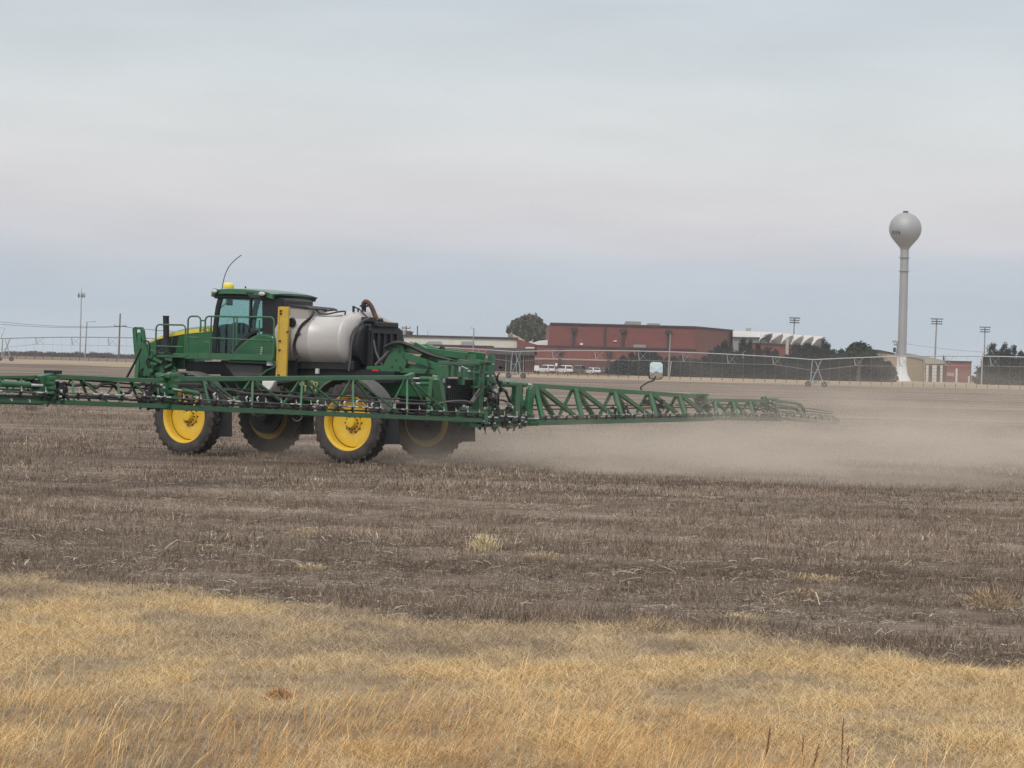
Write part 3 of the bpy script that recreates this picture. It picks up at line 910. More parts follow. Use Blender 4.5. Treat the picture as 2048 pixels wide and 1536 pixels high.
# ---- beige workshop, right
YW = 560.0
g = empty('beige_workshop', gat(1845, YW), 'beige metal workshop with three white bay doors right of the water tower', 'building')
P = [at(u, v, YW + 20) for u, v in ((1738, 712), (1745, 701.5), (1757, 700), (1790, 706), (1815, 712), (1815, 740), (1738, 740))]
P[-1].z = P[-2].z = .4
MB().prism(P, (0, 18, 0)).build('rear_gable', BEIGE, g)
MB().prism([at(u, v, YW + 18.9) for u, v in ((1742, 701.5), (1757, 699.4), (1815, 711), (1815, 712.3), (1757, 701), (1742, 703))], (0, 20, 0)).build('rear_roof', TRIM, g)
P = [at(u, v, YW) for u, v in ((1775, 708), (1811, 711.5), (1849, 719.5), (1849, 740), (1775, 740))]
P[-1].z = P[-2].z = .4
MB().prism(P, (0, 16, 0)).build('wall', BEIGE, g)
MB().prism([at(u, v, YW - .3) for u, v in ((1811, 706), (1850, 712), (1893, 722), (1893, 724), (1849, 720), (1811, 712.2))], (0, 17, 0)).build('roof', GREYW, g)
P = [at(u, v, YW - 2) for u, v in ((1849.3, 720), (1893, 724), (1893, 745), (1849.3, 745))]
P[-1].z = P[-2].z = .4
MB().prism(P, (0, 17, 0)).build('bay_wall', mat('pale_beige', (0.42, 0.36, 0.28), 0.8), g)
for u0, u1 in ((1852, 1860), (1864.5, 1876), (1880.5, 1888)):
    a = at(u0, 729.5, YW - 2.15); b = at(u1, 760, YW - 2.15)
    fr = MB().box2((a.x - .12, YW - 2.25, .5), (b.x + .3, YW - 2.01, a.z + .22)).build('door_frame', BROWN, g)
    dp = MB()
    for k in range(5):
        z0 = .6 + (a.z - .6) * k / 5; z1 = .6 + (a.z - .6) * (k + 1) / 5 - .05
        dp.box2((a.x, YW - 2.4, z0), (b.x - .45, YW - 2.26, z1))
    dp.build('bay_door', DOORW, g)
finish(g)

g = empty('small_brick_building', gat(1918, YW), 'small flat roofed red brick building beside the beige workshop', 'building')
a = at(1893.5, 722.5, YW - 3); b = at(1943, 726, YW - 3); zt = (a.z + b.z) / 2
MB().box2((a.x, YW - 3, .3), (b.x, YW + 10, zt)).build('wall', BRICK, g)
MB().box2((a.x - .1, YW - 3.2, zt), (b.x + .1, YW + 10.1, zt + .3)).build('coping', TRIM, g)
p = at(1894, 745, YW - 3.1); q = at(1908, 752.5, YW - 3.1)
MB().box2((p.x, YW - 3.3, q.z), (q.x, YW - 3.01, p.z)).build('window', PALET, g)
p = at(1911, 737, YW - 3.1); q = at(1914, 764, YW - 3.1)
MB().box2((p.x, YW - 3.5, .4), (q.x, YW - 3.01, p.z)).build('pilaster', DOORW, g)
p = at(1936.5, 752, YW - 3.1); q = at(1939, 764, YW - 3.1)
MB().box2((p.x, YW - 3.2, .4), (q.x, YW - 3.01, p.z)).build('door', DOORW, g)
finish(g)

# ---- water tower
YT = 545.0
cb = at(1810.5, 457.5, YT); base = gat(1803.6, YT)
k_ = YT / F * 1.0
rb_ = 32.3 * k_
g = empty('water_tower', (cb.x, YT, base.z), 'tall pale grey water tower with a ball tank on a single flared stem', 'water tower')
zc = cb.z - base.z
sb = 8.4 * k_
prof = []
for i in range(13):
    a = R(90) - R(130) * i / 12
    prof.append((rb_ * math.cos(a), zc + rb_ * math.sin(a)))
r_l, z_l = prof[-1]
zs = at(1810, 498, YT).z - base.z
MB().lathe(prof + [(sb * 1.6, zs + .75), (sb * 1.12, zs + .15), (sb, zs - .3)], (0, 0, 0), n=48).build('tank_ball', TOWERM, g, smooth=True)
zf = at(1804, 714, YT).z - base.z
MB().lathe([(sb, zs - .3), (sb, zs - 6), (sb * 1.04, zf + 8), (sb * 1.06, zf)], (0, 0, 0), n=36).build('stem', TOWERM, g, smooth=True)
MB().lathe([(sb * 1.06, zf), (sb * 1.12, zf - 1.8), (sb * 1.45, zf - 4), (21 * k_, -.2)], (0, 0, 0), n=36).build('flared_base', TOWERB, g, smooth=True)
MB().lathe([(.0, zc + rb_ + .35), (.6, zc + rb_ + .35), (.7, zc + rb_ - .1)], (0, 0, 0), n=12).build('roof_hatch', DARK, g)
for dz in (2.0, 5.2):
    MB().lathe([(sb + .02, zs - dz), (sb + .35, zs - dz), (sb + .35, zs - dz - .12), (sb + .02, zs - dz - .12)], (0, 0, 0), n=24).build('ring', TOWERM, g)
lt = MB()
FONT = {'R': [(0, 0, 0, 1), (0, 1, .7, 1), (.7, 1, .7, .55), (.7, .55, 0, .5), (.3, .5, .75, 0)], '4': [(.55, 0, .55, 1), (.55, 1, 0, .35), (0, .35, .8, .35)],
        '0': [(0, 0, 0, 1), (0, 1, .7, 1), (.7, 1, .7, 0), (.7, 0, 0, 0)], '3': [(0, 1, .7, 1), (.7, 1, .7, 0), (.7, 0, 0, 0), (.2, .52, .7, .52)],
        '8': [(0, 0, 0, 1), (0, 1, .7, 1), (.7, 1, .7, 0), (.7, 0, 0, 0), (0, .52, .7, .52)], 'K': [(0, 0, 0, 1), (0, .45, .7, 1), (.2, .55, .75, 0)],
        'V': [(0, 1, .35, 0), (.35, 0, .7, 1)], 'A': [(0, 0, .35, 1), (.35, 1, .7, 0), (.15, .35, .55, .35)], 'L': [(0, 0, 0, 1), (0, 0, .65, 0)]}


def stroke_text(mb, txt, org, ux, uz, h, th, nrm, wrap=None):
    x = 0
    for ch in txt:
        for x0, z0, x1, z1 in FONT.get(ch, []):
            P_, Q_ = [wrap((x + a) * h, b * h) if wrap else Vector(org) + Vector(ux) * ((x + a) * h) + Vector(uz) * (b * h) for a, b in ((x0, z0), (x1, z1))]
            mb.beam(P_, Q_, th, th * .3 if not wrap else th, up=nrm)
        x += 1.05


def ballwrap(az0, z0):
    def f(s, z):
        zz = z0 + z; rr = math.sqrt(max(.1, rb_ ** 2 - zz ** 2)) + .02; a = az0 + s / rb_
        return Vector((rr * math.sin(a), -rr * math.cos(a), zc + zz))
    return f


stroke_text(lt, 'KVA', None, None, None, .8, .15, (0, 1, 0), ballwrap(R(-62), -1.5))
lt.build('lettering', mat('faded_navy_lettering', (0.05, 0.06, 0.09), 0.7), g)

# ---- trees
def leafmat(name, cols):
    M = bpy.data.materials.new(name); M.use_nodes = True
    n, l = M.node_tree.nodes, M.node_tree.links
    b = n['Principled BSDF']; b.inputs['Roughness'].default_value = 0.8; b.inputs['Specular IOR Level'].default_value = 0.2
    t = n.new('ShaderNodeTexCoord'); z = n.new('ShaderNodeTexNoise'); z.inputs['Scale'].default_value = 0.9; z.inputs['Detail'].default_value = 5
    l.new(t.outputs['Object'], z.inputs['Vector'])
    oi = n.new('ShaderNodeObjectInfo')
    r_ = n.new('ShaderNodeValToRGB'); r_.color_ramp.elements[0].position = .3; r_.color_ramp.elements[1].position = .7
    r_.color_ramp.elements[0].color = tuple(cols[0]) + (1,); r_.color_ramp.elements[1].color = tuple(cols[1]) + (1,)
    l.new(z.outputs[0], r_.inputs[0])
    mm = n.new('ShaderNodeMapRange'); mm.inputs[3].default_value = .75; mm.inputs[4].default_value = 1.25
    l.new(oi.outputs['Random'], mm.inputs[0])
    v = n.new('ShaderNodeVectorMath'); v.operation = 'SCALE'; l.new(r_.outputs[0], v.inputs[0]); l.new(mm.outputs[0], v.inputs['Scale'])
    l.new(v.outputs[0], b.inputs['Base Color'])
    return M


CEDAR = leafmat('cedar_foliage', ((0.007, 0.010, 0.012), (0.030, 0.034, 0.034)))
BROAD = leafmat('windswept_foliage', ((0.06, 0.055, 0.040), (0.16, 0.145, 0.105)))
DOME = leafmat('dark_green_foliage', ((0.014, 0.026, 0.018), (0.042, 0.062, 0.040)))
BARK = mat('bark', (0.09, 0.07, 0.06), 0.95)


def crown_mesh(name, n, sample, leaf, rng, material):
    vs, fs = [], []
    for i in range(n):
        c, s_ = sample(rng)
        c = Vector(c)
        for j in range(3):
            d = Vector(rng.normal(size=3)).normalized(); e = d.cross(Vector(rng.normal(size=3))).normalized()
            q = c + Vector(rng.normal(size=3)) * leaf * .6
            w_ = leaf * s_ * rng.uniform(.5, 1.1); k0 = len(vs)
            vs += [q - d * w_, q + e * w_ * .6, q + d * w_, q - e * w_ * .6]
            fs.append((k0, k0 + 1, k0 + 2, k0 + 3))
    me_ = bpy.data.meshes.new(name); me_.from_pydata([tuple(v) for v in vs], [], fs); me_.materials.append(material)
    return me_


def cedar_sample(seed):
    rg = np.random.default_rng(seed)
    lobes = [(rg.uniform(.02, .97), rg.uniform(0, 6.28), rg.uniform(.4, 1.15)) for _ in range(40)]
    def f(rng):
        h_, a_, r_ = lobes[rng.integers(len(lobes))]
        rad = (1 - h_) ** .5 * .5 * r_ + .015
        t = rng.uniform(.15, 1) ** .5
        h2 = h_ + rng.normal() * .018 + t * rad * .42
        return ((math.cos(a_) * rad * t + rng.normal() * .03, math.sin(a_) * rad * t + rng.normal() * .03, max(.0, h2)), 1 - .5 * h_)
    return f


cedar_me = [crown_mesh('cedar_crown', 1000, cedar_sample(s_), .055, np.random.default_rng(s_ + 50), CEDAR) for s_ in (1, 2, 3, 4)]
def low_sample(rng):
    a_ = rng.uniform(0, 6.28); h_ = rng.uniform(0, 1) ** .8; rad = .5 * (1 - h_ ** 3 * .75) * rng.uniform(.2, 1) ** .4
    return ((math.cos(a_) * rad, math.sin(a_) * rad, h_ * (.93 + .07 * math.sin(a_ * 3)) + rng.normal() * .02), 1.0)


cedar_low = [crown_mesh('cedar_crown', 1100, low_sample, .05, np.random.default_rng(s_ + 80), CEDAR) for s_ in (1, 2, 3)]
trunk_me = MB().tube([(0, 0, -.03), (0, 0, .5), (0.005, 0, .9)], [.03, .018, .004], 6).mesh('trunk'); trunk_me.materials.append(BARK)


def tree_at(name, u, v, Y, width_px, me_, label, cat, group=None, hscale=1.0, tr=trunk_me):
    p = gat(u, Y); top = at(u, v, Y); h_ = (top.z - p.z); w_ = width_px * Y / F
    e = empty(name, p, label, cat, group, rz=random.uniform(0, 6.28))
    share('crown', me_, e, scale=(w_, w_, h_)); share('trunk', tr, e, scale=(w_ * .8, w_ * .8, h_))
    return e


ORD = 'first second third fourth fifth sixth seventh eighth ninth tenth eleventh twelfth thirteenth fourteenth fifteenth sixteenth seventeenth eighteenth nineteenth twentieth'.split()


def ordw(i):
    return ORD[i] if i < 20 else ['', '', 'twenty ', 'thirty ', 'forty ', 'fifty '][(i + 1) // 10] .replace(' ', '-') * ((i + 1) % 10 > 0) + (ORD[(i + 1) % 10 - 1] if (i + 1) % 10 else ['', '', 'twentieth', 'thirtieth', 'fortieth', 'fiftieth'][(i + 1) // 10])


CED = [(1246, 713, 26), (1262, 706, 30), (1276, 704, 30), (1289, 701, 34), (1303, 706, 32), (1318, 713, 30), (1346, 714, 30), (1360, 712, 26),
       (1376, 717, 30), (1392, 719, 26), (1408, 714, 28), (1424, 703, 36), (1435, 695, 34), (1448, 684, 36), (1460, 696, 36), (1473, 703, 28), (1484, 680, 24), (1499, 682, 24),
       (1516, 690, 28), (1532, 696, 36), (1549, 702, 30), (1592, 690, 38), (1604, 696, 34), (1615, 688, 36), (1630, 696, 34), (1646, 680, 26),
       (1653, 689, 28), (1666, 700, 36), (1683, 701, 34), (1700, 709, 30), (1738, 695, 26), (1747, 701, 32), (1757, 714, 34)]
def place_word(u):
    return 'before the brick hall' if u < 1466 else 'before the scalloped white roof' if u < 1646 else 'left of the water tower'


cnt = {}
for i, (u, v, w_) in enumerate(CED):
    pw = place_word(u); cnt[pw] = cnt.get(pw, 0) + 1
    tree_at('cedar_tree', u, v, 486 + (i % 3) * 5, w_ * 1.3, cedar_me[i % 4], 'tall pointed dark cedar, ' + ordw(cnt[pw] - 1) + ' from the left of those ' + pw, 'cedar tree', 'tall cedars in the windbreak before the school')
k = 0
cnt = {}
for u in range(1243, 1780, 12):
    if 1326 < u < 1338 or 1362 < u < 1375:
        continue
    hp = 722 + 4 * math.sin(u * .13) + 3 * math.sin(u * .051)
    if u > 1755: hp += (u - 1755) * .55
    if u < 1250: hp -= 2
    if u > 1500: hp -= 6
    pw = place_word(u); cnt[pw] = cnt.get(pw, 0) + 1
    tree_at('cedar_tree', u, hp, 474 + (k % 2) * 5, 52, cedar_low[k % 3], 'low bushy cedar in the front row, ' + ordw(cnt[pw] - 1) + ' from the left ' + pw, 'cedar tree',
            'low bushy cedars in front of the windbreak'); k += 1
for i, (u, v, w_) in enumerate([(1962, 738, 34), (1972, 712, 34), (1983, 689, 34), (1995, 704, 34), (2008, 689, 30), (2017, 700, 30), (2029, 693, 28), (2042, 705, 30), (2056, 708, 34), (2072, 704, 34)]):
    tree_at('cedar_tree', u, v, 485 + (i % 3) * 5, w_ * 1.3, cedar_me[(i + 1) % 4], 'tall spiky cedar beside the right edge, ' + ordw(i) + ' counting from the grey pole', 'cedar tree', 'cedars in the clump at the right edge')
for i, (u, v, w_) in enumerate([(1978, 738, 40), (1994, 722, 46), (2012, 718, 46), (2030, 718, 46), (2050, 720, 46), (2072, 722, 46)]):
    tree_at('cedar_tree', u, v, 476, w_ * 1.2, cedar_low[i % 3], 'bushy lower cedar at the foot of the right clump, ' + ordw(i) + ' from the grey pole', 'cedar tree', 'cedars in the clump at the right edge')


def blob_sample(lobes, flat=.9):
    def f(rng):
        cx, cy, cz_, r_ = lobes[rng.integers(len(lobes))]
        d = rng.normal(size=3); d /= np.linalg.norm(d); t = rng.uniform(.55, 1.03)
        return ((cx + d[0] * r_ * t, cy + d[1] * r_ * t, cz_ + d[2] * r_ * t * flat), rng.uniform(.6, 1.3))
    return f


def big_tree(name, pts, Y, u0, material, label, leaf, n, extra=None, depth=.35):
    """pts: lobes as (u, v, radius px) at depth Y"""
    b0 = gat(u0, Y); rg = np.random.default_rng(int(u0))
    lobes = []
    for u, v, r_ in pts:
        p = at(u, v, Y)
        for s_ in range(3):
            lobes.append((p.x - b0.x + rg.normal() * r_ * Y / F * .2, (s_ - 1) * r_ * Y / F * .9, p.z - b0.z + rg.normal() * .2, r_ * Y / F * rg.uniform(.75, 1.0)))
    e = empty(name, b0, label, 'tree')
    me_ = crown_mesh('crown', n, blob_sample(lobes), leaf, rg, material)
    share('crown', me_, e)
    t = MB().tube([(0, 0, -.3), (.1, 0, 2.2), (.2, 0, 4.5)], [.45, .32, .2], 8)
    for a, b, c in ((1.8, .5, 6.5), (-1.6, -.4, 6.2), (.4, 1.2, 7)):
        t.tube([(.15, 0, 3.2), (a * .5, b * .5, 4.8), (a, b, c)], [.2, .14, .06], 6)
    t.build('trunk', BARK, e)
    return e


big_tree('windswept_tree', [(1023, 661, 7), (1031, 654, 9), (1040, 648, 10), (1050, 641, 10), (1059, 638, 9), (1068, 640, 9), (1077, 649, 10), (1085, 660, 11), (1090, 671, 10),
                            (1045, 660, 13), (1058, 655, 14), (1070, 664, 14), (1055, 672, 12), (1075, 675, 12), (1037, 664, 9), (1064, 648, 10)], 640, 1066, BROAD,
         'large windswept grey green tree leaning left above the low roofs', .55, 5200)
big_tree('dome_tree', [(1703, 704, 9), (1709, 698, 9), (1716, 696, 9), (1724, 698, 9), (1731, 704, 9), (1716, 706, 12), (1697, 711, 7), (1738, 709, 7)], 470, 1716, DOME,
         'rounded dark green tree rising between pointed cedars and water tower', .35, 2600)
big_tree('bare_tree', [(786, 668, 9), (797, 664, 8), (806, 667, 7), (790, 680, 10), (801, 676, 8), (814, 668, 5), (780, 676, 8), (820, 667.5, 3.5)], 620, 795, leafmat('brown_twigs', ((.05, .045, .04), (.10, .09, .078))),
         'dark brown bushy tree behind the tank and the cream building', .3, 2300)


# ---- brush on the left horizon
def brush(name, u0, u1, vtop, Y, n, material, seed, hj=1.0):
    rg = np.random.default_rng(seed); vs, fs = [], []
    for i in range(n):
        u = rg.uniform(u0, u1); y = Y + rg.uniform(-12, 12); p = gat(u, y)
        hh = (at(u, vtop(u), y).z - p.z) * (.35 + .75 * float(fbm(u * .07, 2.0, seed))) * rg.uniform(.4, 1.0) * hj
        for j in range(2):
            a = rg.normal() * .35; w_ = rg.uniform(.04, .10); k0 = len(vs); x = p.x + rg.normal() * .4
            vs += [(x - w_, y, p.z), (x + w_, y, p.z), (x + w_ * .4 + a * hh, y + rg.normal() * .3, p.z + hh), (x - w_ * .4 + a * hh, y, p.z + hh * .96)]
            fs.append((k0, k0 + 1, k0 + 2, k0 + 3))
    me_ = bpy.data.meshes.new(name); me_.from_pydata(vs, [], fs); me_.materials.append(material)
    o_ = bpy.data.objects.new(name, me_); COL.objects.link(o_); o_['kind'] = 'stuff'
    return o_


brush('leafless_brush', -180, 420, lambda u: 699 + u * .022, 690, 5200, mat('twig_brown', (0.115, 0.085, 0.080), 0.95), 31, 1.15)
brush('tall_dry_weeds', 880, 1260, lambda u: 741 + (u - 900) * .022, 462, 2500, mat('weed_tan', (0.24, 0.185, 0.12), 0.95), 32, .9)

# ---- poles, lights
def pole(name, u_t, v_t, u_b, Y, r0, r1, label, cat, material, group=None):
    p = gat(u_b, Y); t = at(u_t, v_t, Y)
    e = empty(name, p, label, cat, group)
    MB().tube([(0, 0, -.3), (t.x - p.x, 0, t.z - p.z)], [r0, r1], 10).build('pole', material, e, smooth=True)
    return e, Vector((t.x - p.x, 0, t.z - p.z))


def floodlight(u, v, ub, vb, Y, half, rows, label):
    e, t = pole('floodlight_mast', u, v - 1, ub, Y, .32, .16, label, 'floodlight', DGALV, 'stadium floodlight masts behind the school')
    kx = Y / F
    for i, dv in enumerate(rows):
        z = t.z - dv * kx
        bar = MB().box((t.x, 0, z), (2 * half * kx * (1 - .1 * (i > 0)), .2, .16)).build('crossbar', DGALV, e)
        n = 7 if i == 0 else 6
        for q in range(n):
            x = t.x + (q - (n - 1) / 2) * (2 * half * kx * (.95 - .1 * (i > 0)) / n)
            MB().lathe([(.02, .2), (.12, .15), (.21, -.2), (.17, -.22)], (x, -.2, z), 'y', 8).build('lamp', LIGHTB, bar)
    return e


floodlight(1589, 637, 1584, 700, 640, 11.5, (0, 4.6, 9.2), 'floodlight mast standing behind the scalloped white roof')
floodlight(1873.5, 639, 1868, 740, 640, 13, (0, 5, 9.8), 'floodlight mast just right of the water tower')
floodlight(1970, 655.5, 1968, 740, 700, 11.5, (0, 4.7, 9.2), 'rightmost and lowest floodlight mast above the cedar clump')

e, t = pole('cell_tower', 163, 582, 159, 900, .26, .16, 'thin tall antenna mast standing on the left horizon', 'antenna mast', DGALV)
kx = 900 / F
for dz, w_, n in ((-.5, 3.2, 5), (-11 * kx, 3.6, 5)):
    rk = MB().lathe([(1.2, .1), (1.25, .1), (1.25, -.1), (1.2, -.1)], (t.x, 0, t.z + dz * (1 if dz < -1 else 3)), n=10).build('antenna_ring', DGALV, e)
    for q in range(n):
        a = q * 6.283 / n
        MB().box((t.x + math.cos(a) * 1.3, math.sin(a) * 1.3, t.z + dz * (1 if dz < -1 else 3)), (.35, .3, 1.6 if dz > -1 else 1.0)).build('antenna', GALV, rk)
MB().tube([(t.x, 0, t.z), (t.x, 0, t.z + 1.6)], .06, 5).build('lightning_rod', DGALV, e)

def arm(e, p, q, r_, name='arm', material=None):
    return MB().tube([p, q], r_, 6).build(name, material or DGALV, e)


e, t = pole('street_light', 174, 644, 169, 640, .22, .14, 'plain pole lamp with one thin arm right of the antenna mast', 'street light', POLEG)
arm(e, t, t + Vector((2.1, 0, .2)), .08); MB().box(t + Vector((2.2, 0, .18)), (.7, .35, .18)).build('lamp', DGALV, e)
e, t = pole('utility_pole', 240.5, 627, 236.5, 600, .26, .18, 'brown wooden utility pole with one crossarm left of the sprayer', 'utility pole', POLEW)
kx = 600 / F
ar = MB().box(t + Vector((.2, 0, -25.5 * kx)), (24 * kx, .2, .22)).build('crossarm', POLEW, e)
for dx in (-11, 6, 11):
    MB().lathe([(.0, .4), (.13, .35), (.13, .1), (.05, .0)], t + Vector((dx * kx, 0, -25.4 * kx)), n=6).build('insulator', POLEG, ar)
POLE1 = Vector((e.location)) + t
e, t = pole('utility_pole', 812.5, 652, 809, 560, .22, .16, 'utility pole with crossarm and transformer just right of the tank', 'utility pole', POLEW)
kx = 560 / F
ar = MB().box(t + Vector((0, 0, -4.5 * kx)), (17 * kx, .2, .22)).build('crossarm', POLEW, e)
for dx in (-8, -4, 8):
    MB().lathe([(.0, .4), (.13, .35), (.13, .1), (.05, .0)], t + Vector((dx * kx, 0, -4.4 * kx)), n=6).build('insulator', POLEG, ar)
MB().lathe([(0, .5), (.33, .5), (.33, -.6), (0, -.6)], t + Vector((-.4, -.3, -13 * kx)), n=10).build('transformer', GALV, e)
e, t = pole('utility_pole', 835, 652, 834, 560, .2, .16, 'bare utility pole standing before the cream siding', 'utility pole', POLEW)
e, t = pole('roof_mast', 855.5, 661, 855, 560, .09, .06, 'short thin mast sticking above the cream building roof', 'mast', DGALV)
e, t = pole('street_light', 948, 657, 944, 515, .18, .12, 'pole lamp with short arm before the cream building', 'street light', POLEG)
arm(e, t, t + Vector((-.5, 0, .1)), .07); MB().box(t + Vector((-.55, 0, .1)), (.5, .3, .16)).build('lamp', DGALV, e)
e, t = pole('utility_pole', 1341, 668, 1336.5, 470, .2, .14, 'grey wooden pole standing before the brick hall and cedars', 'utility pole', POLEG)
MB().tube([(.25, -.1, 0), (.55, -.1, 3.2)], .05, 6).build('guy_marker', WHITE, e)
e, t = pole('utility_pole', 1796, 683, 1789, 600, .26, .18, 'utility pole with crossarms and transformer touching the water tower base', 'utility pole', POLEW)
kx = 600 / F
for dv, w_ in ((1, 22), (7, 16)):
    ar = MB().box(t + Vector((0, 0, -dv * kx)), (w_ * kx, .2, .22)).build('crossarm', POLEW, e)
    for dx in (-.45, -.2, .45):
        MB().lathe([(.0, .4), (.13, .35), (.13, .1), (.05, .0)], t + Vector((dx * w_ * kx, 0, -dv * kx + .1)), n=6).build('insulator', POLEG, ar)
MB().lathe([(0, .6), (.38, .6), (.38, -.6), (0, -.6)], t + Vector((-.9, -.3, -17 * kx)), n=10).build('transformer', DARK, e)
POLE2 = Vector(e.location) + t
e, t = pole('utility_pole', 1965.5, 706, 1963, 470, .16, .12, 'pale grey pole standing at the left side of the right cedar clump', 'utility pole', mat('pale_pole', (.38, .37, .35), .8))
e, t = pole('chimney_pipe', 1887, 710, 1887, 575, .16, .16, 'short dark flue pipe above the beige workshop roof', 'flue pipe', DARK)

def wire(pts, label, r_=.03):
    o_ = MB().tube(pts, r_, 4, cap=False).build('power_line', DARK, None)
    o_['label'] = label; o_['category'] = 'power line'; return o_


def sag(p, q, s_, n=14):
    p, q = Vector(p), Vector(q)
    return [p.lerp(q, i / n) - Vector((0, 0, s_ * 4 * (i / n) * (1 - i / n))) for i in range(n + 1)]


for k, (v0, v1) in enumerate(((627, 652.5), (634, 653))):
    wire(sag(at(-120, v0, 560), at(240 + k * 9, v1, 600), 1.2), ['upper', 'lower'][k] + ' dark wire sloping from the left edge to the brown pole', .045)
    wire(sag(at(240 + k * 9, v1, 600), at(470, 662 + 3 * k, 590), .7), ['upper', 'lower'][k] + ' wire running from the brown pole behind the sprayer', .035)
wire(sag(at(1796, 685, 600), at(2140, 705, 600), 1.2), 'thin wire crossing the sky right of the water tower', .03)

# ---- centre pivot irrigation machine
pv = empty('pivot_irrigator', gat(1332, 366), 'long galvanised centre pivot irrigation line crossing the far field', 'irrigation system')
PVO = Vector(pv.location)
wheel_me = MB().lathe([(.12, -.14), (.36, -.12), (.40, -.17), (.60, -.15), (.62, 0), (.60, .15), (.40, .17), (.36, .12), (.12, .14)], (0, 0, 0), 'y', 20).mesh('tower_wheel')
wheel_me.materials.append(mat('weathered_rubber', (.045, .045, .05), .9, dust=.35))
rim_me = MB().lathe([(0, -.15), (.22, -.13), (.22, .13), (0, .15)], (0, 0, 0), 'y', 14).mesh('rim'); rim_me.materials.append(DGALV)
drop_me = MB().tube([(0, 0, 0), (0.04, 0, .5), (0, 0, 1)], .012, 5).mesh('drop_hose'); drop_me.materials.append(DGALV)
wt_me = MB().lathe([(.0, .3), (.05, .3), (.055, 0), (.02, -.15), (.08, -.2), (0, -.22)], (0, 0, 0), n=6).mesh('nozzle'); wt_me.materials.append(BLACK)


def pv_tower(u, v, Y, lean=0, full=True):
    top = at(u, v, Y); gb = zg(top.x, Y); H_ = top.z - gb
    t = MB()
    wb = 1.35 if full else 1.3
    ax = Vector((math.cos(R(24)), math.sin(R(24)) * -1, 0))     # wheel base runs along the travel direction
    c0 = Vector((top.x, Y, gb))
    wa, wc = c0 + ax * -.85, c0 + ax * 1.75
    apex = [Vector((top.x - .25, Y, top.z)), Vector((top.x + 1.15, Y, top.z))]
    for s_ in (-.35, .35):
        o_ = Vector((0, s_, 0))
        t.tube([wa + o_ + Vector((.35, 0, .55)), apex[0] + o_ * .4], .06, 6); t.tube([wa + o_ + Vector((.45, 0, .6)), apex[1] + o_ * .4], .055, 6)
        t.tube([wc + o_ + Vector((-.2, 0, .6)), apex[0].lerp(apex[1], .35) + o_ * .4 + Vector((0, 0, -.2))], .045, 6)
        t.tube([(wa + o_ + apex[0] + o_) / 2 + Vector((0, 0, .15)), (wa + apex[1]) / 2 + Vector((.35, 0, .15)) + o_], .035, 5)
    t.beam(wa + Vector((.1, 0, .6)), wc + Vector((.0, 0, .6)), .14, .16)
    ob = t.build('tower', GALV, pv)
    for w_ in (wa, wc):
        sc_ = .78
        a = share('tower_wheel', wheel_me, ob, w_ + Vector((0, 0, .62 * sc_ - .03)), (0, 0, R(-24)), (sc_,) * 3)
        b = share('rim', rim_me, ob, w_ + Vector((0, 0, .62 * sc_ - .03)), (0, 0, R(-24)), (sc_,) * 3)
    MB().box(c0 + ax * .3 + Vector((0, 0, .8)), (.5, .3, .35)).build('gearbox', DGALV, ob)
    return top


def pv_span(a, b, rise, ndrop, nst=6, dark=False):
    """a, b pipe end points; arched pipe, truss rods, struts and drop hoses"""
    M_ = DGALV if dark else GALV
    n = 24
    pts = [a.lerp(b, i / n) + Vector((0, 0, rise * 4 * (i / n) * (1 - i / n))) for i in range(n + 1)]
    f = lambda t: a.lerp(b, t) + Vector((0, 0, rise * 4 * t * (1 - t)))
    sp = MB().tube(pts, .085, 8).build('span_pipe', M_, pv, smooth=True)
    rods = MB(); lo = []
    for i in range(1, nst + 1):
        t = (i - .1) / (nst + .8); p = f(t)
        dd = 1.45 if 1 < i < nst else 1.2
        lo.append(p + Vector((.25, 0, -dd)))
    for s_ in (-.55, .55):
        q = [a + Vector((.5, 0, -1.6))] + [l_ + Vector((0, s_, 0)) for l_ in lo] + [b + Vector((-.5, 0, -1.6))]
        rods.tube(q, .024, 5)
    rods.build('truss_rod', M_, sp)
    for i in range(nst):
        t = (i + .9) / (nst + .8); p = f(t)
        st = MB()
        for s_ in (-.55, .55):
            st.beam(p, lo[i] + Vector((0, s_, 0)), .07, .05)
        st.beam(lo[i] + Vector((0, -.55, 0)), lo[i] + Vector((0, .55, 0)), .05)
        st.beam(p + Vector((.1, 0, 0)), lo[i] + Vector((1.35, .55, -.02)), .04); st.beam(p + Vector((1.45, 0, 0)), lo[i] + Vector((0.0, -.55, 0)), .04)
        st.build('strut', M_, sp)
    for i in range(ndrop):
        t = (i + .5) / ndrop; p = f(t); zb_ = zg(p.x, p.y) + .75
        share('drop_hose', drop_me, sp, (p.x, p.y, zb_), (0, 0, random.uniform(0, 6)), (1, 1, p.z - zb_))
        share('nozzle', wt_me, sp, (p.x, p.y, zb_), scale=(.9, .9, 1.1))
    return sp


TL = pv_tower(8, 677, 420); TM = at(515, 688, 392); TC = pv_tower(1028, 703.3, 372); TR_ = pv_tower(1628, 719.5, 352); TE = at(2250, 724, 340); T0 = at(-520, 676, 440)
pv_tower(515, 688, 392)
pv_span(T0, TL, .75, 24, dark=True); pv_span(TL, TM, .62, 27, dark=True); pv_span(TM, TC, .45, 27); pv_span(TC, TR_, .62, 29); pv_span(TR_, TE, .72, 29)
finish(pv)
# diamond frame above the left tower
ob = MB().tube([at(2, 675, 420), at(10, 656.5, 420), at(-6, 655, 420)], .05, 5).build('control_mast', DGALV, pv); ob.matrix_parent_inverse = Matrix.Translation(-PVO)

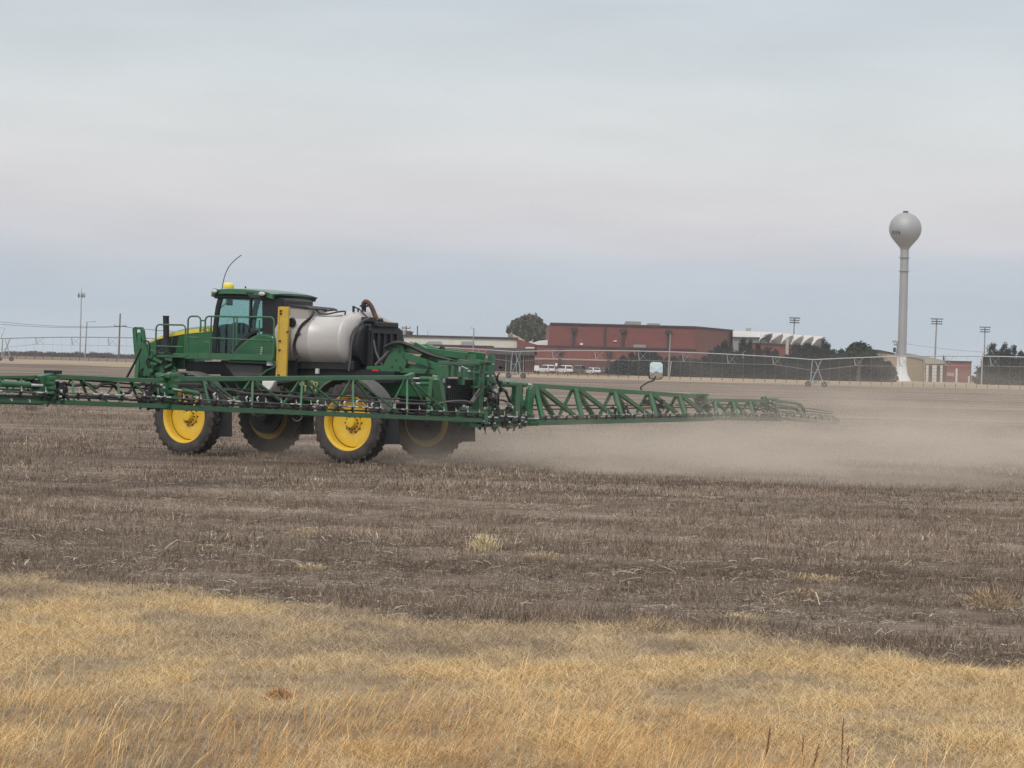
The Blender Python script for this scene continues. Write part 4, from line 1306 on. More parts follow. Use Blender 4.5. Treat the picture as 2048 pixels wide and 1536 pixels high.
# ---- vehicles parked before the hall
def side_profile(kind):
    L = {'suv': 4.9, 'truck': 5.6, 'van': 5.0, 'hatch': 4.3, 'sedan': 4.6}[kind]
    if kind == 'suv':
        body = [(0, .35), (0, .95), (.12, 1.08), (3.4, 1.1), (4.75, .98), (4.9, .75), (4.9, .35)]; cab = [(.12, 1.08), (.35, 1.74), (.9, 1.82), (2.6, 1.8), (3.5, 1.1)]
    elif kind == 'truck':
        body = [(0, .45), (0, 1.12), (2.0, 1.12), (2.02, 1.15), (4.3, 1.18), (5.4, 1.08), (5.6, .85), (5.6, .45)]; cab = [(2.02, 1.15), (2.15, 1.86), (2.6, 1.92), (3.5, 1.88), (4.3, 1.18)]
    elif kind == 'van':
        body = [(0, .35), (0, 1.1), (4.2, 1.15), (4.9, .95), (5.0, .35)]; cab = [(.02, 1.1), (.12, 1.85), (3.2, 1.88), (4.2, 1.15)]
    else:
        body = [(0, .32), (0, .85), (.1, .98), (3.0, 1.0), (4.15, .85), (L, .6), (L, .32)]; cab = [(.05, .95), (.7, 1.46), (2.2, 1.48), (3.1, 1.0)]
    return L, body, cab


def vehicle(name, kind, u, Y, rz, paint, label, cat, glass_top=True, lift=0.0):
    p = gat(u, Y); e = empty(name, (p.x, Y, p.z + lift), label, cat, None, rz)
    L, body, cab = side_profile(kind); W = 1.85
    o0 = Vector((-L / 2, -W / 2, 0))
    MB().prism([Vector((x, 0, z)) + o0 for x, z in body], (0, W, 0)).build('body', paint, e, bevel=.09)
    MB().prism([Vector((x, .12, z)) + o0 for x, z in cab], (0, W - .24, 0)).build('cabin', paint, e, bevel=.08)
    zl = min(z for x, z in cab) + .1; zh = max(z for x, z in cab) - .14
    x0 = cab[0][0] + .15; x1 = cab[-1][0] - .3; xt0 = cab[1][0] + .12; xt1 = cab[-2][0] - .05
    for s_ in (0, 1):
        y = -W / 2 + .11 if s_ == 0 else W / 2 - .11
        MB().prism([(x0 - L / 2, y, zl), (x1 - L / 2, y, zl), (xt1 - L / 2, y, zh), (xt0 - L / 2, y, zh)], (0, .03 if s_ else -.03, 0)).build('side_window', WINDARK, e)
    a, b = cab[0], cab[1]
    rr = MB(); q = [Vector((a[0] + (b[0] - a[0]) * t - L / 2 - .02, s_ * (W / 2 - .28), a[1] + (b[1] - a[1]) * t)) for t, s_ in ((.12, -1), (.12, 1), (.86, 1), (.86, -1))]
    rr.prism(q, (-.03, 0, .01)).build('rear_window', WINDARK, e)
    a, b = cab[-1], cab[-2]
    q = [Vector((a[0] + (b[0] - a[0]) * t - L / 2 + .02, s_ * (W / 2 - .24), a[1] + (b[1] - a[1]) * t)) for t, s_ in ((.08, -1), (.08, 1), (.88, 1), (.88, -1))]
    MB().prism(q, (.03, 0, .02)).build('windscreen', WINDARK, e)
    for x in (L * .19, L * .81):
        for s_ in (-1, 1):
            w_ = MB().lathe([(.0, -.11), (.3, -.11), (.35, -.08), (.35, .08), (.3, .11), (0, .11)], (x - L / 2, s_ * (W / 2 - .08), .35), 'y', 16).build('wheel', RUBBER, e)
            MB().lathe([(.0, -.13), (.2, -.12), (.2, .12), (0, .13)], (x - L / 2, s_ * (W / 2 - .08), .35), 'y', 12).build('rim', GALV, w_)
    for s_ in (-1, 1):
        MB().box((-L / 2 - .01, s_ * (W / 2 - .2), .9 if kind != 'hatch' else .78), (.05, .16, .3)).build('tail_light', REDL, e)
        MB().box((L / 2 - .02, s_ * (W / 2 - .3), .72), (.06, .3, .16)).build('headlight', LAMPG, e)
    MB().box((-L / 2 - .06, 0, .45), (.14, W * .95, .2)).build('bumper', DARK, e)
    return e


CW = mat('white_car_paint', (.72, .72, .72), .3, coat=.5); CG = mat('grey_car_paint', (.10, .10, .11), .35, coat=.5); CB = mat('navy_car_paint', (.03, .045, .09), .3, coat=.5); CS = mat('silver_car_paint', (.45, .47, .5), .3, metal=.4)
vehicle('parked_truck', 'suv', 1092, 472, R(118), CW, 'white utility vehicle with light roof next to the small white trailer', 'utility vehicle')
vehicle('parked_suv', 'suv', 1129, 470, R(112), CW, 'white sport utility vehicle showing its dark rear window before the brick wing', 'car')
vehicle('parked_pickup', 'truck', 1158, 472, R(62), CG, 'dark grey pickup truck parked between two white vehicles', 'pickup truck')
vehicle('parked_hatchback', 'hatch', 1185, 471, R(115), CW, 'small white hatchback beside the navy car', 'car')
vehicle('parked_sedan', 'sedan', 1206, 472, R(75), CB, 'navy blue sedan nearest the cedar hedge', 'car')
p = gat(1073, 470)
e = empty('cargo_trailer', p, 'small white box trailer at the left end of the parked vehicles', 'trailer')
MB().box((0, 0, 1.0), (1.0, 2.0, 1.25)).build('box', WHITE, e, bevel=.05)
MB().lathe([(0, -.1), (.3, -.1), (.3, .1), (0, .1)], (-.3, -1.0, .3), 'y', 12).build('wheel', RUBBER, e)
MB().lathe([(0, -.1), (.3, -.1), (.3, .1), (0, .1)], (.3, -1.0, .3), 'y', 12).build('wheel', RUBBER, e)
e = empty('small_sign', gat(1112, 473), 'small white sign standing behind the parked white car', 'sign')
MB().box((0, 0, 1.9), (.45, .05, .6)).build('sign_plate', WHITE, e); MB().tube([(0, .04, 0), (0, .04, 2.1)], .03, 6).build('post', DGALV, e)
e = empty('round_shrub', gat(1218, 471), 'low grey shrub at the right end of the parked cars', 'shrub')
share('crown', crown_mesh('crown', 220, blob_sample([(0, 0, .7, .7), (.5, 0, .5, .5), (-.5, .2, .6, .5)]), .18, np.random.default_rng(3), leafmat('shrub_foliage', ((.04, .04, .035), (.09, .09, .075)))), e)

# ================================================================== THE SPRAYER
sp = empty('crop_sprayer', MO, 'green crop sprayer with yellow wheels, steel tank and wide booms driving over stubble', 'crop sprayer', rz=math.atan2(hx.y, hx.x))
X = lambda x, y, z: Vector((x, y, z))

# ---- wheels
WR = 0.94


def tyre_mesh():
    b = MB()
    b.lathe([(.60, -.15), (.66, -.19), (.78, -.215), (.86, -.20), (.895, -.17), (.90, 0), (.895, .17), (.86, .20), (.78, .215), (.66, .19), (.60, .15)], (0, 0, 0), 'y', 64)
    n = 30
    for i in range(n):
        for s_ in (-1, 1):
            a = 2 * math.pi * (i + (0.5 if s_ > 0 else 0)) / n
            def P(ang, y, r_):
                return Vector((r_ * math.cos(ang), y, r_ * math.sin(ang)))
            w_ = .042
            a2 = a - .19
            # chevron bar from centre out to the shoulder, then down the sidewall
            v = [P(a - w_, .0 * s_, .885), P(a + w_, .0 * s_, .885), P(a2 + w_, .205 * s_, .855), P(a2 - w_, .205 * s_, .855),
                 P(a - w_ * .7, .0 * s_, .94), P(a + w_ * .7, .0 * s_, .94), P(a2 + w_ * .7, .200 * s_, .925), P(a2 - w_ * .7, .200 * s_, .925)]
            b.add(v, [(0, 1, 2, 3), (7, 6, 5, 4), (0, 4, 5, 1), (1, 5, 6, 2), (2, 6, 7, 3), (3, 7, 4, 0)])
            v = [P(a2 - w_, .18 * s_, .93), P(a2 + w_, .18 * s_, .93), P(a2 + w_, .228 * s_, .82), P(a2 - w_, .228 * s_, .82),
                 P(a2 - w_, .16 * s_, .86), P(a2 + w_, .16 * s_, .86), P(a2 + w_, .18 * s_, .80), P(a2 - w_, .18 * s_, .80)]
            b.add(v, [(0, 1, 2, 3), (7, 6, 5, 4), (0, 4, 5, 1), (1, 5, 6, 2), (2, 6, 7, 3), (3, 7, 4, 0)])
    return b.mesh('tyre')


tyre_me = tyre_mesh(); tyre_me.materials.append(RUBBER)
tyre_me.polygons.foreach_set('use_smooth', [True] * len(tyre_me.polygons)); tyre_me.set_sharp_from_angle(angle=R(35))
# rim: outward face towards +y, deep dish with a raised hub
rb = MB()
rb.lathe([(.655, .155), (.64, .175), (.62, .175), (.60, .15), (.578, .12), (.565, -.05), (.553, -.062), (.545, -.05), (.52, -.04), (.42, -.045), (.32, -.055), (.24, -.075), (.20, -.08)], (0, 0, 0), 'y', 64)
rb.lathe([(.20, -.08), (.20, -.13), (.545, -.14), (.585, -.16), (.60, -.15), (.64, -.175), (.655, -.155)], (0, 0, 0), 'y', 64)
rim_me2 = rb.mesh('rim'); rim_me2.materials.append(YELLOW)
rim_me2.polygons.foreach_set('use_smooth', [True] * len(rim_me2.polygons)); rim_me2.set_sharp_from_angle(angle=R(30))
rim_dirty = rim_me2.copy(); rim_dirty.materials[0] = mat('dust_caked_yellow_paint', (0.62, 0.42, 0.05), 0.8, dust=0.75)
hb = MB()
hb.lathe([(.205, -.08), (.195, -.03), (.115, -.028), (.11, .07), (.098, .09), (.0, .095)], (0, 0, 0), 'y', 28)
hub_me = hb.mesh('wheel'); hub_me.materials.append(YELLOW)
hub_me.polygons.foreach_set('use_smooth', [True] * len(hub_me.polygons)); hub_me.set_sharp_from_angle(angle=R(30))
bt = MB()
for i in range(12):
    a = i * math.pi / 6
    bt.lathe([(0, .03), (.021, .03), (.021, -.0), (0, -.0)], (.155 * math.cos(a), -.025, .155 * math.sin(a)), 'y', 6)
bolt_me = bt.mesh('wheel_bolt'); bolt_me.materials.append(mat('grubby_bolt', (.10, .07, .02), .6))
hole = MB()
for i in range(10):
    a = i * math.pi / 5
    hole.lathe([(0, .006), (.022, .004), (.022, -.004)], (.222 * math.cos(a), -.072, .222 * math.sin(a)), 'y', 8)
groove_me = MB().lathe([(.548, -.046), (.5555, -.0585), (.563, -.046)], (0, 0, 0), 'y', 64).mesh('rim_groove'); groove_me.materials.append(mat('dark_groove', (.10, .06, .015), .9))  # thin dark brown ring along the edge of the rim disc
hole_me = hole.mesh('rim_slot'); hole_me.materials.append(BLACK)

for (x, y, s_) in ((0.0, 1.72, 1), (4.62, 1.72, 1), (0.0, -1.72, -1), (4.62, -1.72, -1)):
    rot = (0, random.uniform(0, 6), 0 if s_ > 0 else math.pi)
    w_ = share('wheel', hub_me, sp, (x, y, WR - .015), (0, 0, 0 if s_ > 0 else math.pi))
    w_.rotation_euler = (0, 0, (R(-3.0) if (x > 1) else 0) + (0 if s_ > 0 else math.pi))
    share('tyre', tyre_me, w_, rot=(0, random.uniform(0, .2), 0)); rm_ = share('rim', rim_me2 if s_ > 0 else rim_dirty, w_); share('wheel_bolt', bolt_me, w_); share('rim_slot', hole_me, w_); share('rim_groove', groove_me, w_)

# ---- chassis, axles, fenders
b = MB()
for y in (-.5, .5):
    b.beam(X(-2.1, y, 1.72), X(6.5, y, 1.72), .14, .34)
for x in (-1.9, -.6, 1.2, 2.6, 4.0, 5.6, 6.4):
    b.beam(X(x, -.5, 1.7), X(x, .5, 1.7), .16, .26)
b.build('chassis', GREEN, sp, bevel=.02)
for x in (0, 4.62):
    b = MB()
    b.beam(X(x, -1.15, 1.62), X(x, 1.15, 1.62), .26, .24)
    for y in (-1, 1):
        b.beam(X(x, y * 1.15, 1.75), X(x, y * 1.30, .98), .24, .22, up=(0, 1, 0)); b.lathe([(0, -.18), (.2, -.18), (.2, .18), (0, .18)], (x, y * 1.38, .93), 'y', 16)
        b.tube([X(x + .22, y * 1.12, 1.8), X(x + .22, y * 1.24, 1.15)], .06); b.lathe([(0, -.09), (.42, -.09), (.49, -.02), (.49, .07), (0, .09)], (x, y * 1.48, .96), 'y', 32)
    b.build('axle', DARK, sp, bevel=.015)
for (x, y) in ((0, 1.72), (4.62, 1.72), (0, -1.72), (4.62, -1.72)):
    n = 14; r0_ = 1.04; vs = []; fs = []
    for i in range(n + 1):
        a = R(12) + R(132) * i / n
        for yy, rr in ((-.26, r0_ - .03), (-.24, r0_), (.24, r0_), (.26, r0_ - .03)):
            # fender arcs lean to the rear of each wheel
            vs.append((x - rr * math.cos(a) * 1.0 * -1 * -1, y + yy, WR + rr * math.sin(a)))
    for i in range(n):
        for j in range(3):
            fs.append((i * 4 + j, i * 4 + j + 1, i * 4 + j + 5, i * 4 + j + 4))
    o = MB().add(vs, fs).build('fender', GREYP, sp, smooth=True)
    sm = o.modifiers.new('solid', 'SOLIDIFY'); sm.thickness = .02
    a = R(12)
    MB().beam(X(x - 1.03, y, WR + .22), X(x - 1.06, y, .48), .44, .02, up=(0, 1, 0)).build('mud_flap', BLACK, sp)

# side plate with tan hooks and the white funnel under the tank
p = [LP(600, 756, 1.0), LP(673, 756, 1.0), LP(688, 757, 1.0), LP(664, 780, 1.0), LP(640, 806, 1.0), LP(603, 800, 1.0)]
MB().prism(p, (0, -.06, 0)).build('side_plate', GREEN, sp, bevel=.01)
for u, v in ((603, 767), (611, 768), (624, 766), (632, 768)):
    q = LP(u, v, 1.06)
    h_ = MB().lathe([(.035, .012), (.055, .012), (.055, -.012), (.035, -.012)], q, 'y', 12)
    h_.beam(q + X(0, 0, -.045), q + X(.0, 0, -.17), .035, .02); h_.build('tan_hook', BRASS, sp)
p = [LP(523, 761, 1.5), LP(551, 761, 1.5), LP(543, 775, 1.5), LP(536, 783, 1.5), LP(524, 773, 1.5)]
MB().prism(p, (0, -.5, 0)).build('rinse_funnel', WHITE, sp, bevel=.03)
for u, v in ((550, 776), (557, 770)):
    q = LP(u, v, 1.2); MB().tube([q, q + X(.04, 0, .10)], .025).build('valve_handle', WHITE, sp)
q = LP(562, 774, 1.2); MB().curve([q, q + X(-.02, .03, -.12), q + X(-.06, .05, -.3)], .018).build('brown_hose', RUSTH, sp)

# ---- belly: dark tanks, battery box, plumbing under the platform
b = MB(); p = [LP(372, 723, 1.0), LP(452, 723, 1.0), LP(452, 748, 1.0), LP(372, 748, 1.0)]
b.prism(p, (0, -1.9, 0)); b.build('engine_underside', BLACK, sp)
p = [LP(447, 727, 1.25), LP(525, 731, 1.25), LP(522, 752, 1.25), LP(468, 754, 1.25)]
MB().prism(p, (0, -.9, 0)).build('grey_guard', GREYP, sp, bevel=.03)
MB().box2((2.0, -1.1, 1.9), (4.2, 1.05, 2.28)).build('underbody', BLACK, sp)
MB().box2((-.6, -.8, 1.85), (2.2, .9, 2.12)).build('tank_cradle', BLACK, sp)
b = MB()
for k in range(26):
    x = random.uniform(2.0, 4.3); y = random.uniform(.7, 1.3); z = random.uniform(1.15, 1.95)
    b.curve([X(x, y, z), X(x - .4, y + .1, z - random.uniform(.0, .25)), X(x - .9, y, z + random.uniform(-.1, .1))], random.uniform(.014, .035), 5, 4)
b.build('plumbing_hose', HOSE, sp, smooth=True)
for k in range(14):
    MB().box((random.uniform(1.9, 4.2), random.uniform(.8, 1.2), random.uniform(1.2, 1.85)), (random.uniform(.08, .25), .15, random.uniform(.08, .2))).build('valve_block', DARK, sp, bevel=.01)

# ---- hood
yH = .62


def hoodtop(u):
    pts = ((288, 682.5), (300, 677), (315, 670.5), (332, 664.5), (350, 659.5), (370, 655.8), (400, 652.5), (430, 650.5))
    for (a, b_), (c, d) in zip(pts, pts[1:]):
        if u <= c:
            return b_ + (d - b_) * (u - a) / (c - a)
    return 650.5


us = [288, 296, 304, 315, 326, 338, 350, 370, 390, 410, 430]
sec = []
for u in us:
    top = LP(u, hoodtop(u), yH - .22); mid = LP(u, hoodtop(u) + 3.2, yH - .04)
    s2 = LP(u, hoodtop(u) + 5.5, yH)
    # vertical section of the hood at this x: use x of the side point for all
    x = s2.x; zt_ = top.z; zm = s2.z
    sec.append((x, zt_, zm))
hv, hf = [], []
prof_y = [(-yH, 0, 'b'), (-yH, 1, 'm'), (-(yH - .1), .6, 't'), (-(yH - .3), .95, 't'), (0, 1.1, 't'), (yH - .3, .95, 't'), (yH - .1, .6, 't'), (yH, 1, 'm'), (yH, 0, 'b')]
zb_ = 2.33
for x, zt_, zm in sec:
    zbot = zb_ if x < 5.6 else zb_ + (x - 5.6) * .08
    for y, k_, t in prof_y:
        z = zbot if t == 'b' else zm - .05 if t == 'm' else (zm - .05) + (zt_ - zm + .08) * k_
        hv.append((x, y, z))
np_ = len(prof_y)
for i in range(len(sec) - 1):
    for j in range(np_ - 1):
        hf.append((i * np_ + j, (i + 1) * np_ + j, (i + 1) * np_ + j + 1, i * np_ + j + 1))
hf.append(tuple(range(np_)))
hf.append(tuple(range((len(sec) - 1) * np_ + np_ - 1, (len(sec) - 1) * np_ - 1, -1)))
hood = MB().add(hv, hf).build('hood', GREEN, sp, smooth=True)
# yellow stripe: thin raised strip along the side
up_, lo_ = [], []
for u in (297, 304, 315, 326, 338, 350, 370, 390, 410, 428):
    up_.append(LP(u, hoodtop(u) + 4.4, yH + .012)); th_ = 1.5 + 6.2 * min(1, (u - 292) / 60)
    lo_.append(LP(u, hoodtop(u) + 4.4 + th_, yH + .012))
MB().prism(up_ + lo_[::-1], (0, -.011, 0)).build('yellow_stripe', STRIPE, hood)
lt = MB(); q = LP(399, 663.3, yH + .014)
stroke_text(lt, 'R4038', q, Vector((-1, 0, .05)), Vector((0, 0, 1)), .075, .012, (0, 1, 0))
lt.build('model_number', mat('dark_decal', (.02, .02, .02), .5), hood)
for pts in ([(337, 672), (343, 671), (337, 704), (331, 705)], [(347, 672.5), (358, 670), (350, 706), (342, 707)], [(311, 680), (326, 677), (324, 703), (312, 703)]):
    MB().prism([LP(u, v, yH + .006) for u, v in pts], (0, -.03, 0)).build('hood_grille', BLACK, hood)
MB().box2((sec[0][0] - .0, -.5, 2.45), (sec[0][0] + .03, .5, sec[0][1] - .25)).build('front_grille', BLACK, hood)
# exhaust stack
a = LP(332, 634, .95); c = LP(333, 704, .95)
ex_ = MB().tube([c, a], .075, 14); ex_.lathe([(.075, 0), (.082, .0), (.082, .03), (.06, .03)], a, 'z', 14)
ex_.build('exhaust_stack', BLACK, sp, smooth=True)
MB().tube([LP(333, 704, .95), LP(333, 680, .95)], .115, 14).build('exhaust_guard', DARK, sp, smooth=True)

# ---- front frame (boom cradle) and strut
yF = 1.25
b = MB()
for pts in ([(264, 657), (268, 654), (271, 656), (274, 690), (287, 752), (275, 754), (267, 700)], [(279, 654.5), (284, 654), (287, 660), (290, 684), (285, 686), (280, 662)],
            [(264, 658), (268, 653.5), (276, 654), (284, 654), (286, 659), (280, 658), (272, 659)], [(272, 685), (290, 684), (296, 708), (300, 752), (284, 753)]):
    b.prism([LP(u, v, yF) for u, v in pts], (0, -.07, 0))
b.build('boom_cradle', GREEN, sp, bevel=.015)
b = MB()
for s_ in (0, 1):
    y0 = yF - s_ * 2.4
    b.beam(X(6.55, y0, 1.75), X(6.55, y0 - .1, 2.9), .12, .12)
b.beam(X(6.45, 1.2, 1.8), X(6.45, -1.2, 1.8), .18, .2); b.beam(X(6.4, 1.2, 2.25), X(6.4, -1.2, 2.25), .10, .1)
b.prism([X(6.3, 1.2, 1.75), X(6.3, 1.2, 2.5), X(5.6, 1.2, 2.35), X(5.3, 1.2, 1.75)], (0, -.1, 0))
b.build('front_frame', GREEN, sp, bevel=.01)
b = MB(); b.tube([LP(282, 697, 1.5), LP(270, 724, 1.55), LP(253, 756, 1.6)], .028); b.build('gas_strut', BLACK, sp)
b = MB()
for k in range(16):
    u = random.uniform(285, 350); v = random.uniform(712, 752)
    q = LP(u, v, random.uniform(.9, 1.3)); b.box(q, (random.uniform(.06, .3), .12, random.uniform(.04, .12)), (0, random.uniform(-.5, .5), 0))
b.build('bracket', GREEN, sp, bevel=.008)
b = MB()
for k in range(12):
    u = random.uniform(290, 345); v = random.uniform(700, 748)
    q = LP(u, v, 1.2); b.curve([q, q + X(.1, .1, -.12), q + X(.05, .02, -.35)], .02, 5, 4)
b.curve([LP(288, 684, 1.3), LP(294, 682, 1.35), LP(299, 690, 1.35), LP(299, 722, 1.3)], .022)
b.build('front_hose', HOSE, sp, smooth=True)
# grey steps below hood side
b = MB()
b.prism([LP(311, 706, 1.25), LP(343, 710, 1.25), (LP(343, 713, 1.25)), LP(311, 711, 1.25)], (0, -.5, 0))
b.prism([LP(328, 712, 1.2), LP(336, 713, 1.2), LP(352, 745, 1.2), LP(344, 746, 1.2)], (0, -.06, 0))
b.build('ladder', DARK, sp, bevel=.008)
MB().prism([LP(345, 706, 1.0), LP(370, 708, 1.0), LP(370, 738, 1.0), LP(350, 738, 1.0)], (0, -.4, 0)).build('battery_box', GREEN, sp, bevel=.02)

# ---- platform and handrails
yP = 1.55
a, c = LP(370, 714, yP), LP(545, 718, yP)
MB().box2((c.x, .72, 2.29), (a.x, yP, 2.345)).build('platform', GREEN, sp, bevel=.01)
MB().box2((c.x, yP - .05, 2.345), (a.x, yP - .0, 2.44)).build('toe_board', GREEN2, sp)
a, c = LP(312, 712, yP - .2), LP(372, 712, yP - .2)
MB().box2((c.x, .9, 2.31), (a.x, yP - .2, 2.36)).build('step_platform', GREEN, sp, bevel=.01)


def rail(pts, y, r_=.020, name='handrail', m_=None):
    return MB().curve([LP(u, v, y) for u, v in pts], r_, 8, 3).build(name, m_ or GREEN2, sp, smooth=True)


def railloop(u0, u1, vt, vb0, vb1, y, name='handrail'):
    p0, p1 = LP(u0, vb0, y), LP(u1, vb1, y); t = LP((u0 + u1) / 2, vt, y).z; r_ = .09
    q = [p0, X(p0.x, y, t - r_), X(p0.x - .03, y, t - .03), X(p0.x - r_, y, t), X(p1.x + r_, y, t), X(p1.x + .03, y, t - .03), X(p1.x, y, t - r_), p1]
    return MB().tube(q, .021, 8).build(name, GREEN2, sp, smooth=True)


def bar(u0, v0, u1, v1, y, r_=.018):
    return MB().tube([LP(u0, v0, y), LP(u1, v1, y)], r_, 8).build('rail_bar', GREEN2, sp, smooth=True)


railloop(311, 370, 649.5, 708, 712, yP - .1); bar(311, 692, 366, 694, yP - .1)
railloop(374.5, 401, 632.5, 712, 664, yP); bar(373, 675, 398, 675.5, yP)
railloop(410, 546.5, 633.5, 664, 714, yP); bar(402, 641, 411, 641, yP)
bar(420, 676, 543, 681.5, yP); bar(423, 634, 419, 714, yP); bar(468, 634, 466, 712, yP); bar(474, 634, 473, 690, yP); bar(519, 640, 518, 676, yP); bar(409, 684, 421, 685.5, yP)
bar(372, 713, 372, 712, yP); bar(395, 708, 395, 718, yP)

# ---- cab
yC = .80


def cabp(u, v, y=yC): return LP(u, v, y)


def panel(name, pts, y, th, m_, parent=None, bev=0.0):
    return MB().prism([LP(u, v, y) for u, v in pts], (0, -th, 0)).build(name, m_, parent or sp, bevel=bev)


cab_floor = MB().box2((2.75, -.8, 2.30), (4.55, .8, 2.44)).build('cab', BLACK, sp, bevel=.02)
# near side frame
APIL = [(437, 590), (431, 612), (427, 640), (424, 672), (423, 712), (431, 712), (433, 680), (434, 650), (438, 618), (445, 592)]
panel('front_pillar', APIL, yC, .07, BLACK, cab_floor, .01)
panel('door_sill', [(424, 706), (458, 708), (458, 715), (423, 714)], yC, .07, BLACK, cab_floor)
panel('roof_rail', [(437, 588), (545, 594), (545, 600), (500, 597), (487, 595.5), (445, 593)], yC, .07, BLACK, cab_floor)
panel('rear_pillar', [(524, 594), (566, 596), (566, 716), (524, 716)], yC, .5, BLACK, cab_floor, .015)
panel('arch_trim', [(458, 708), (470, 694), (486, 676), (500, 664), (526, 655), (526, 661), (503, 670), (490, 682), (474, 700), (466, 712), (458, 714)], yC + .01, .06, BLACK, cab_floor, .01)
panel('door_post', [(499, 597), (503, 597), (501, 655), (497, 658)], yC, .05, BLACK, cab_floor)
GL = [(445, 593), (524, 598), (524, 656), (503, 664), (486, 676), (470, 694), (459, 708), (431, 708), (433, 680), (434, 650), (438, 618)]
panel('side_window', GL, yC - .02, .012, CABGLASS, cab_floor)
# far side, mirrored
def mirp(pts, y, th, m_, name, par):
    q = [LP(u, v, yC) for u, v in pts]
    q = [Vector((p.x, -y, p.z)) for p in q]
    return MB().prism(q, (0, th, 0)).build(name, m_, par)


mirp(APIL, yC, .07, BLACK, 'front_pillar', cab_floor)
mirp([(437, 588), (545, 594), (545, 600), (445, 593)], yC, .07, BLACK, 'roof_rail', cab_floor)
mirp([(524, 594), (545, 596), (545, 716), (524, 716)], yC, .07, BLACK, 'rear_pillar', cab_floor)
mirp([(499, 597), (506, 597), (504, 668), (497, 668)], yC, .06, GREYP, 'door_post', cab_floor)
mirp(GL, yC - .02, .012, CABGLASS, 'side_window', cab_floor)
mirp([(458, 668), (545, 668), (545, 716), (440, 716)], yC, .05, BLACK, 'lower_panel', cab_floor)
# windscreen and rear wall
q = [LP(437, 590, yC), LP(427, 640, yC), LP(424, 706, yC)]
vs = []
for p in q:
    for y in (-.74, -.37, 0, .37, .74):
        vs.append((p.x + .05 * (1 - (y / .74) ** 2), y, p.z))
MB().add(vs, [(i * 5 + j, i * 5 + j + 1, (i + 1) * 5 + j + 1, (i + 1) * 5 + j) for i in range(2) for j in range(4)]).build('windscreen', CABGLASS, cab_floor, smooth=True)
xr = LP(566, 650, yC).x
MB().box2((xr - .02, -.8, 2.3), (xr + .08, .29, 3.3)).build('rear_wall', BLACK, cab_floor)
MB().box2((xr - .08, -.35, 3.3), (xr + .06, .78, 3.76)).build('rear_duct', DARK, cab_floor, bevel=.04)
# interior
b = MB(); b.box((3.35, 0, 2.75), (.55, .55, .16)); b.box((3.10, 0, 3.12), (.16, .52, .75), (0, R(-8), 0)); b.box((3.08, 0, 3.58), (.12, .3, .2)); b.box((3.35, .33, 2.92), (.4, .08, .08)); b.box((3.35, -.36, 2.95), (.55, .16, .22))
b.box((3.35, 0, 2.55), (.3, .3, .3)); b.build('seat', DARK, cab_floor, bevel=.04)
b = MB(); b.tube([X(4.1, 0, 2.4), X(3.95, 0, 3.05)], [.09, .05], 8); b.lathe([(.17, .012), (.19, .0), (.17, -.012), (.16, 0), (.17, .012)], (3.93, 0, 3.07), 'z', 16); b.box((4.12, 0, 2.95), (.12, .3, .25))
b.build('steering_column', BLACK, cab_floor, bevel=.01)
b = MB(); b.prism([LP(451, 654, .3), LP(466, 644, .3), LP(474, 648, .3), LP(480, 665, .3), (LP(478, 708, .3)), LP(448, 708, .3)], (0, -.5, 0)); b.build('dashboard', DARK, cab_floor, bevel=.05)
MB().box(LP(459, 598, -.1) + X(0, 0, -.08), (.04, .25, .16)).build('inside_mirror', BLACK, cab_floor, bevel=.02)
MB().curve([LP(436, 625, -.3), LP(443, 614, -.3), LP(456, 604, -.2)], .012).build('mirror_arm', BLACK, cab_floor)
# roof: green shell over a black underside
rt = [(4.80, 3.96), (4.72, 4.00), (4.3, 4.025), (3.7, 4.02), (3.25, 3.99), (2.95, 3.95), (2.78, 3.91)]
vs, fs = [], []
ny = 9
for x, z in rt:
    wy = .91 * (1 - .10 * max(0, (x - 4.3) / .5) ** 2 - .10 * max(0, (2.8 - x) / .4) ** 2)
    for j in range(ny):
        t = -1 + 2 * j / (ny - 1)
        vs.append((x - .10 * abs(t) ** 3 * (1 if x > 3.6 else -1) * (abs(x - 3.6) / 1.2), wy * t, z - .035 * abs(t) ** 3.2))
n1 = len(vs)
for x, z in rt:
    wy = .93 * (1 - .10 * max(0, (x - 4.3) / .5) ** 2 - .10 * max(0, (2.8 - x) / .4) ** 2)
    for j in range(ny):
        t = -1 + 2 * j / (ny - 1)
        vs.append((x - .10 * abs(t) ** 3 * (1 if x > 3.6 else -1) * (abs(x - 3.6) / 1.2), wy * t, z - .035 * abs(t) ** 3.2 - (.115 if abs(t) == 1 else .15)))
K = len(rt)
for i in range(K - 1):
    for j in range(ny - 1):
        fs.append((i * ny + j, i * ny + j + 1, (i + 1) * ny + j + 1, (i + 1) * ny + j))
        fs.append((n1 + i * ny + j, n1 + (i + 1) * ny + j, n1 + (i + 1) * ny + j + 1, n1 + i * ny + j + 1))
for j in range(ny - 1):
    for i in (0, K - 1):
        fs.append((i * ny + j, i * ny + j + 1, n1 + i * ny + j + 1, n1 + i * ny + j))
for i in range(K - 1):
    for j in (0, ny - 1):
        fs.append((i * ny + j, (i + 1) * ny + j, n1 + (i + 1) * ny + j, n1 + i * ny + j))
MB().add(vs, fs).build('cab_roof', GREEN, sp, smooth=True)
b = MB(); b.box2((2.80, -.84, 3.76), (4.62, .84, 3.86)); b.build('roof_underside', BLACK, sp, bevel=.03)
b = MB()
b.prism([X(2.76, .86, 3.86), X(3.62, .95, 3.92), X(3.45, .95, 3.78), X(2.85, .86, 3.76)], (0, -.04, 0))
b.prism([X(2.76, -.84, 3.86), X(2.76, .84, 3.86), X(2.85, .82, 3.76), X(2.85, -.82, 3.76)], (-.03, 0, 0)); b.build('roof_skirt', BLACK, sp)
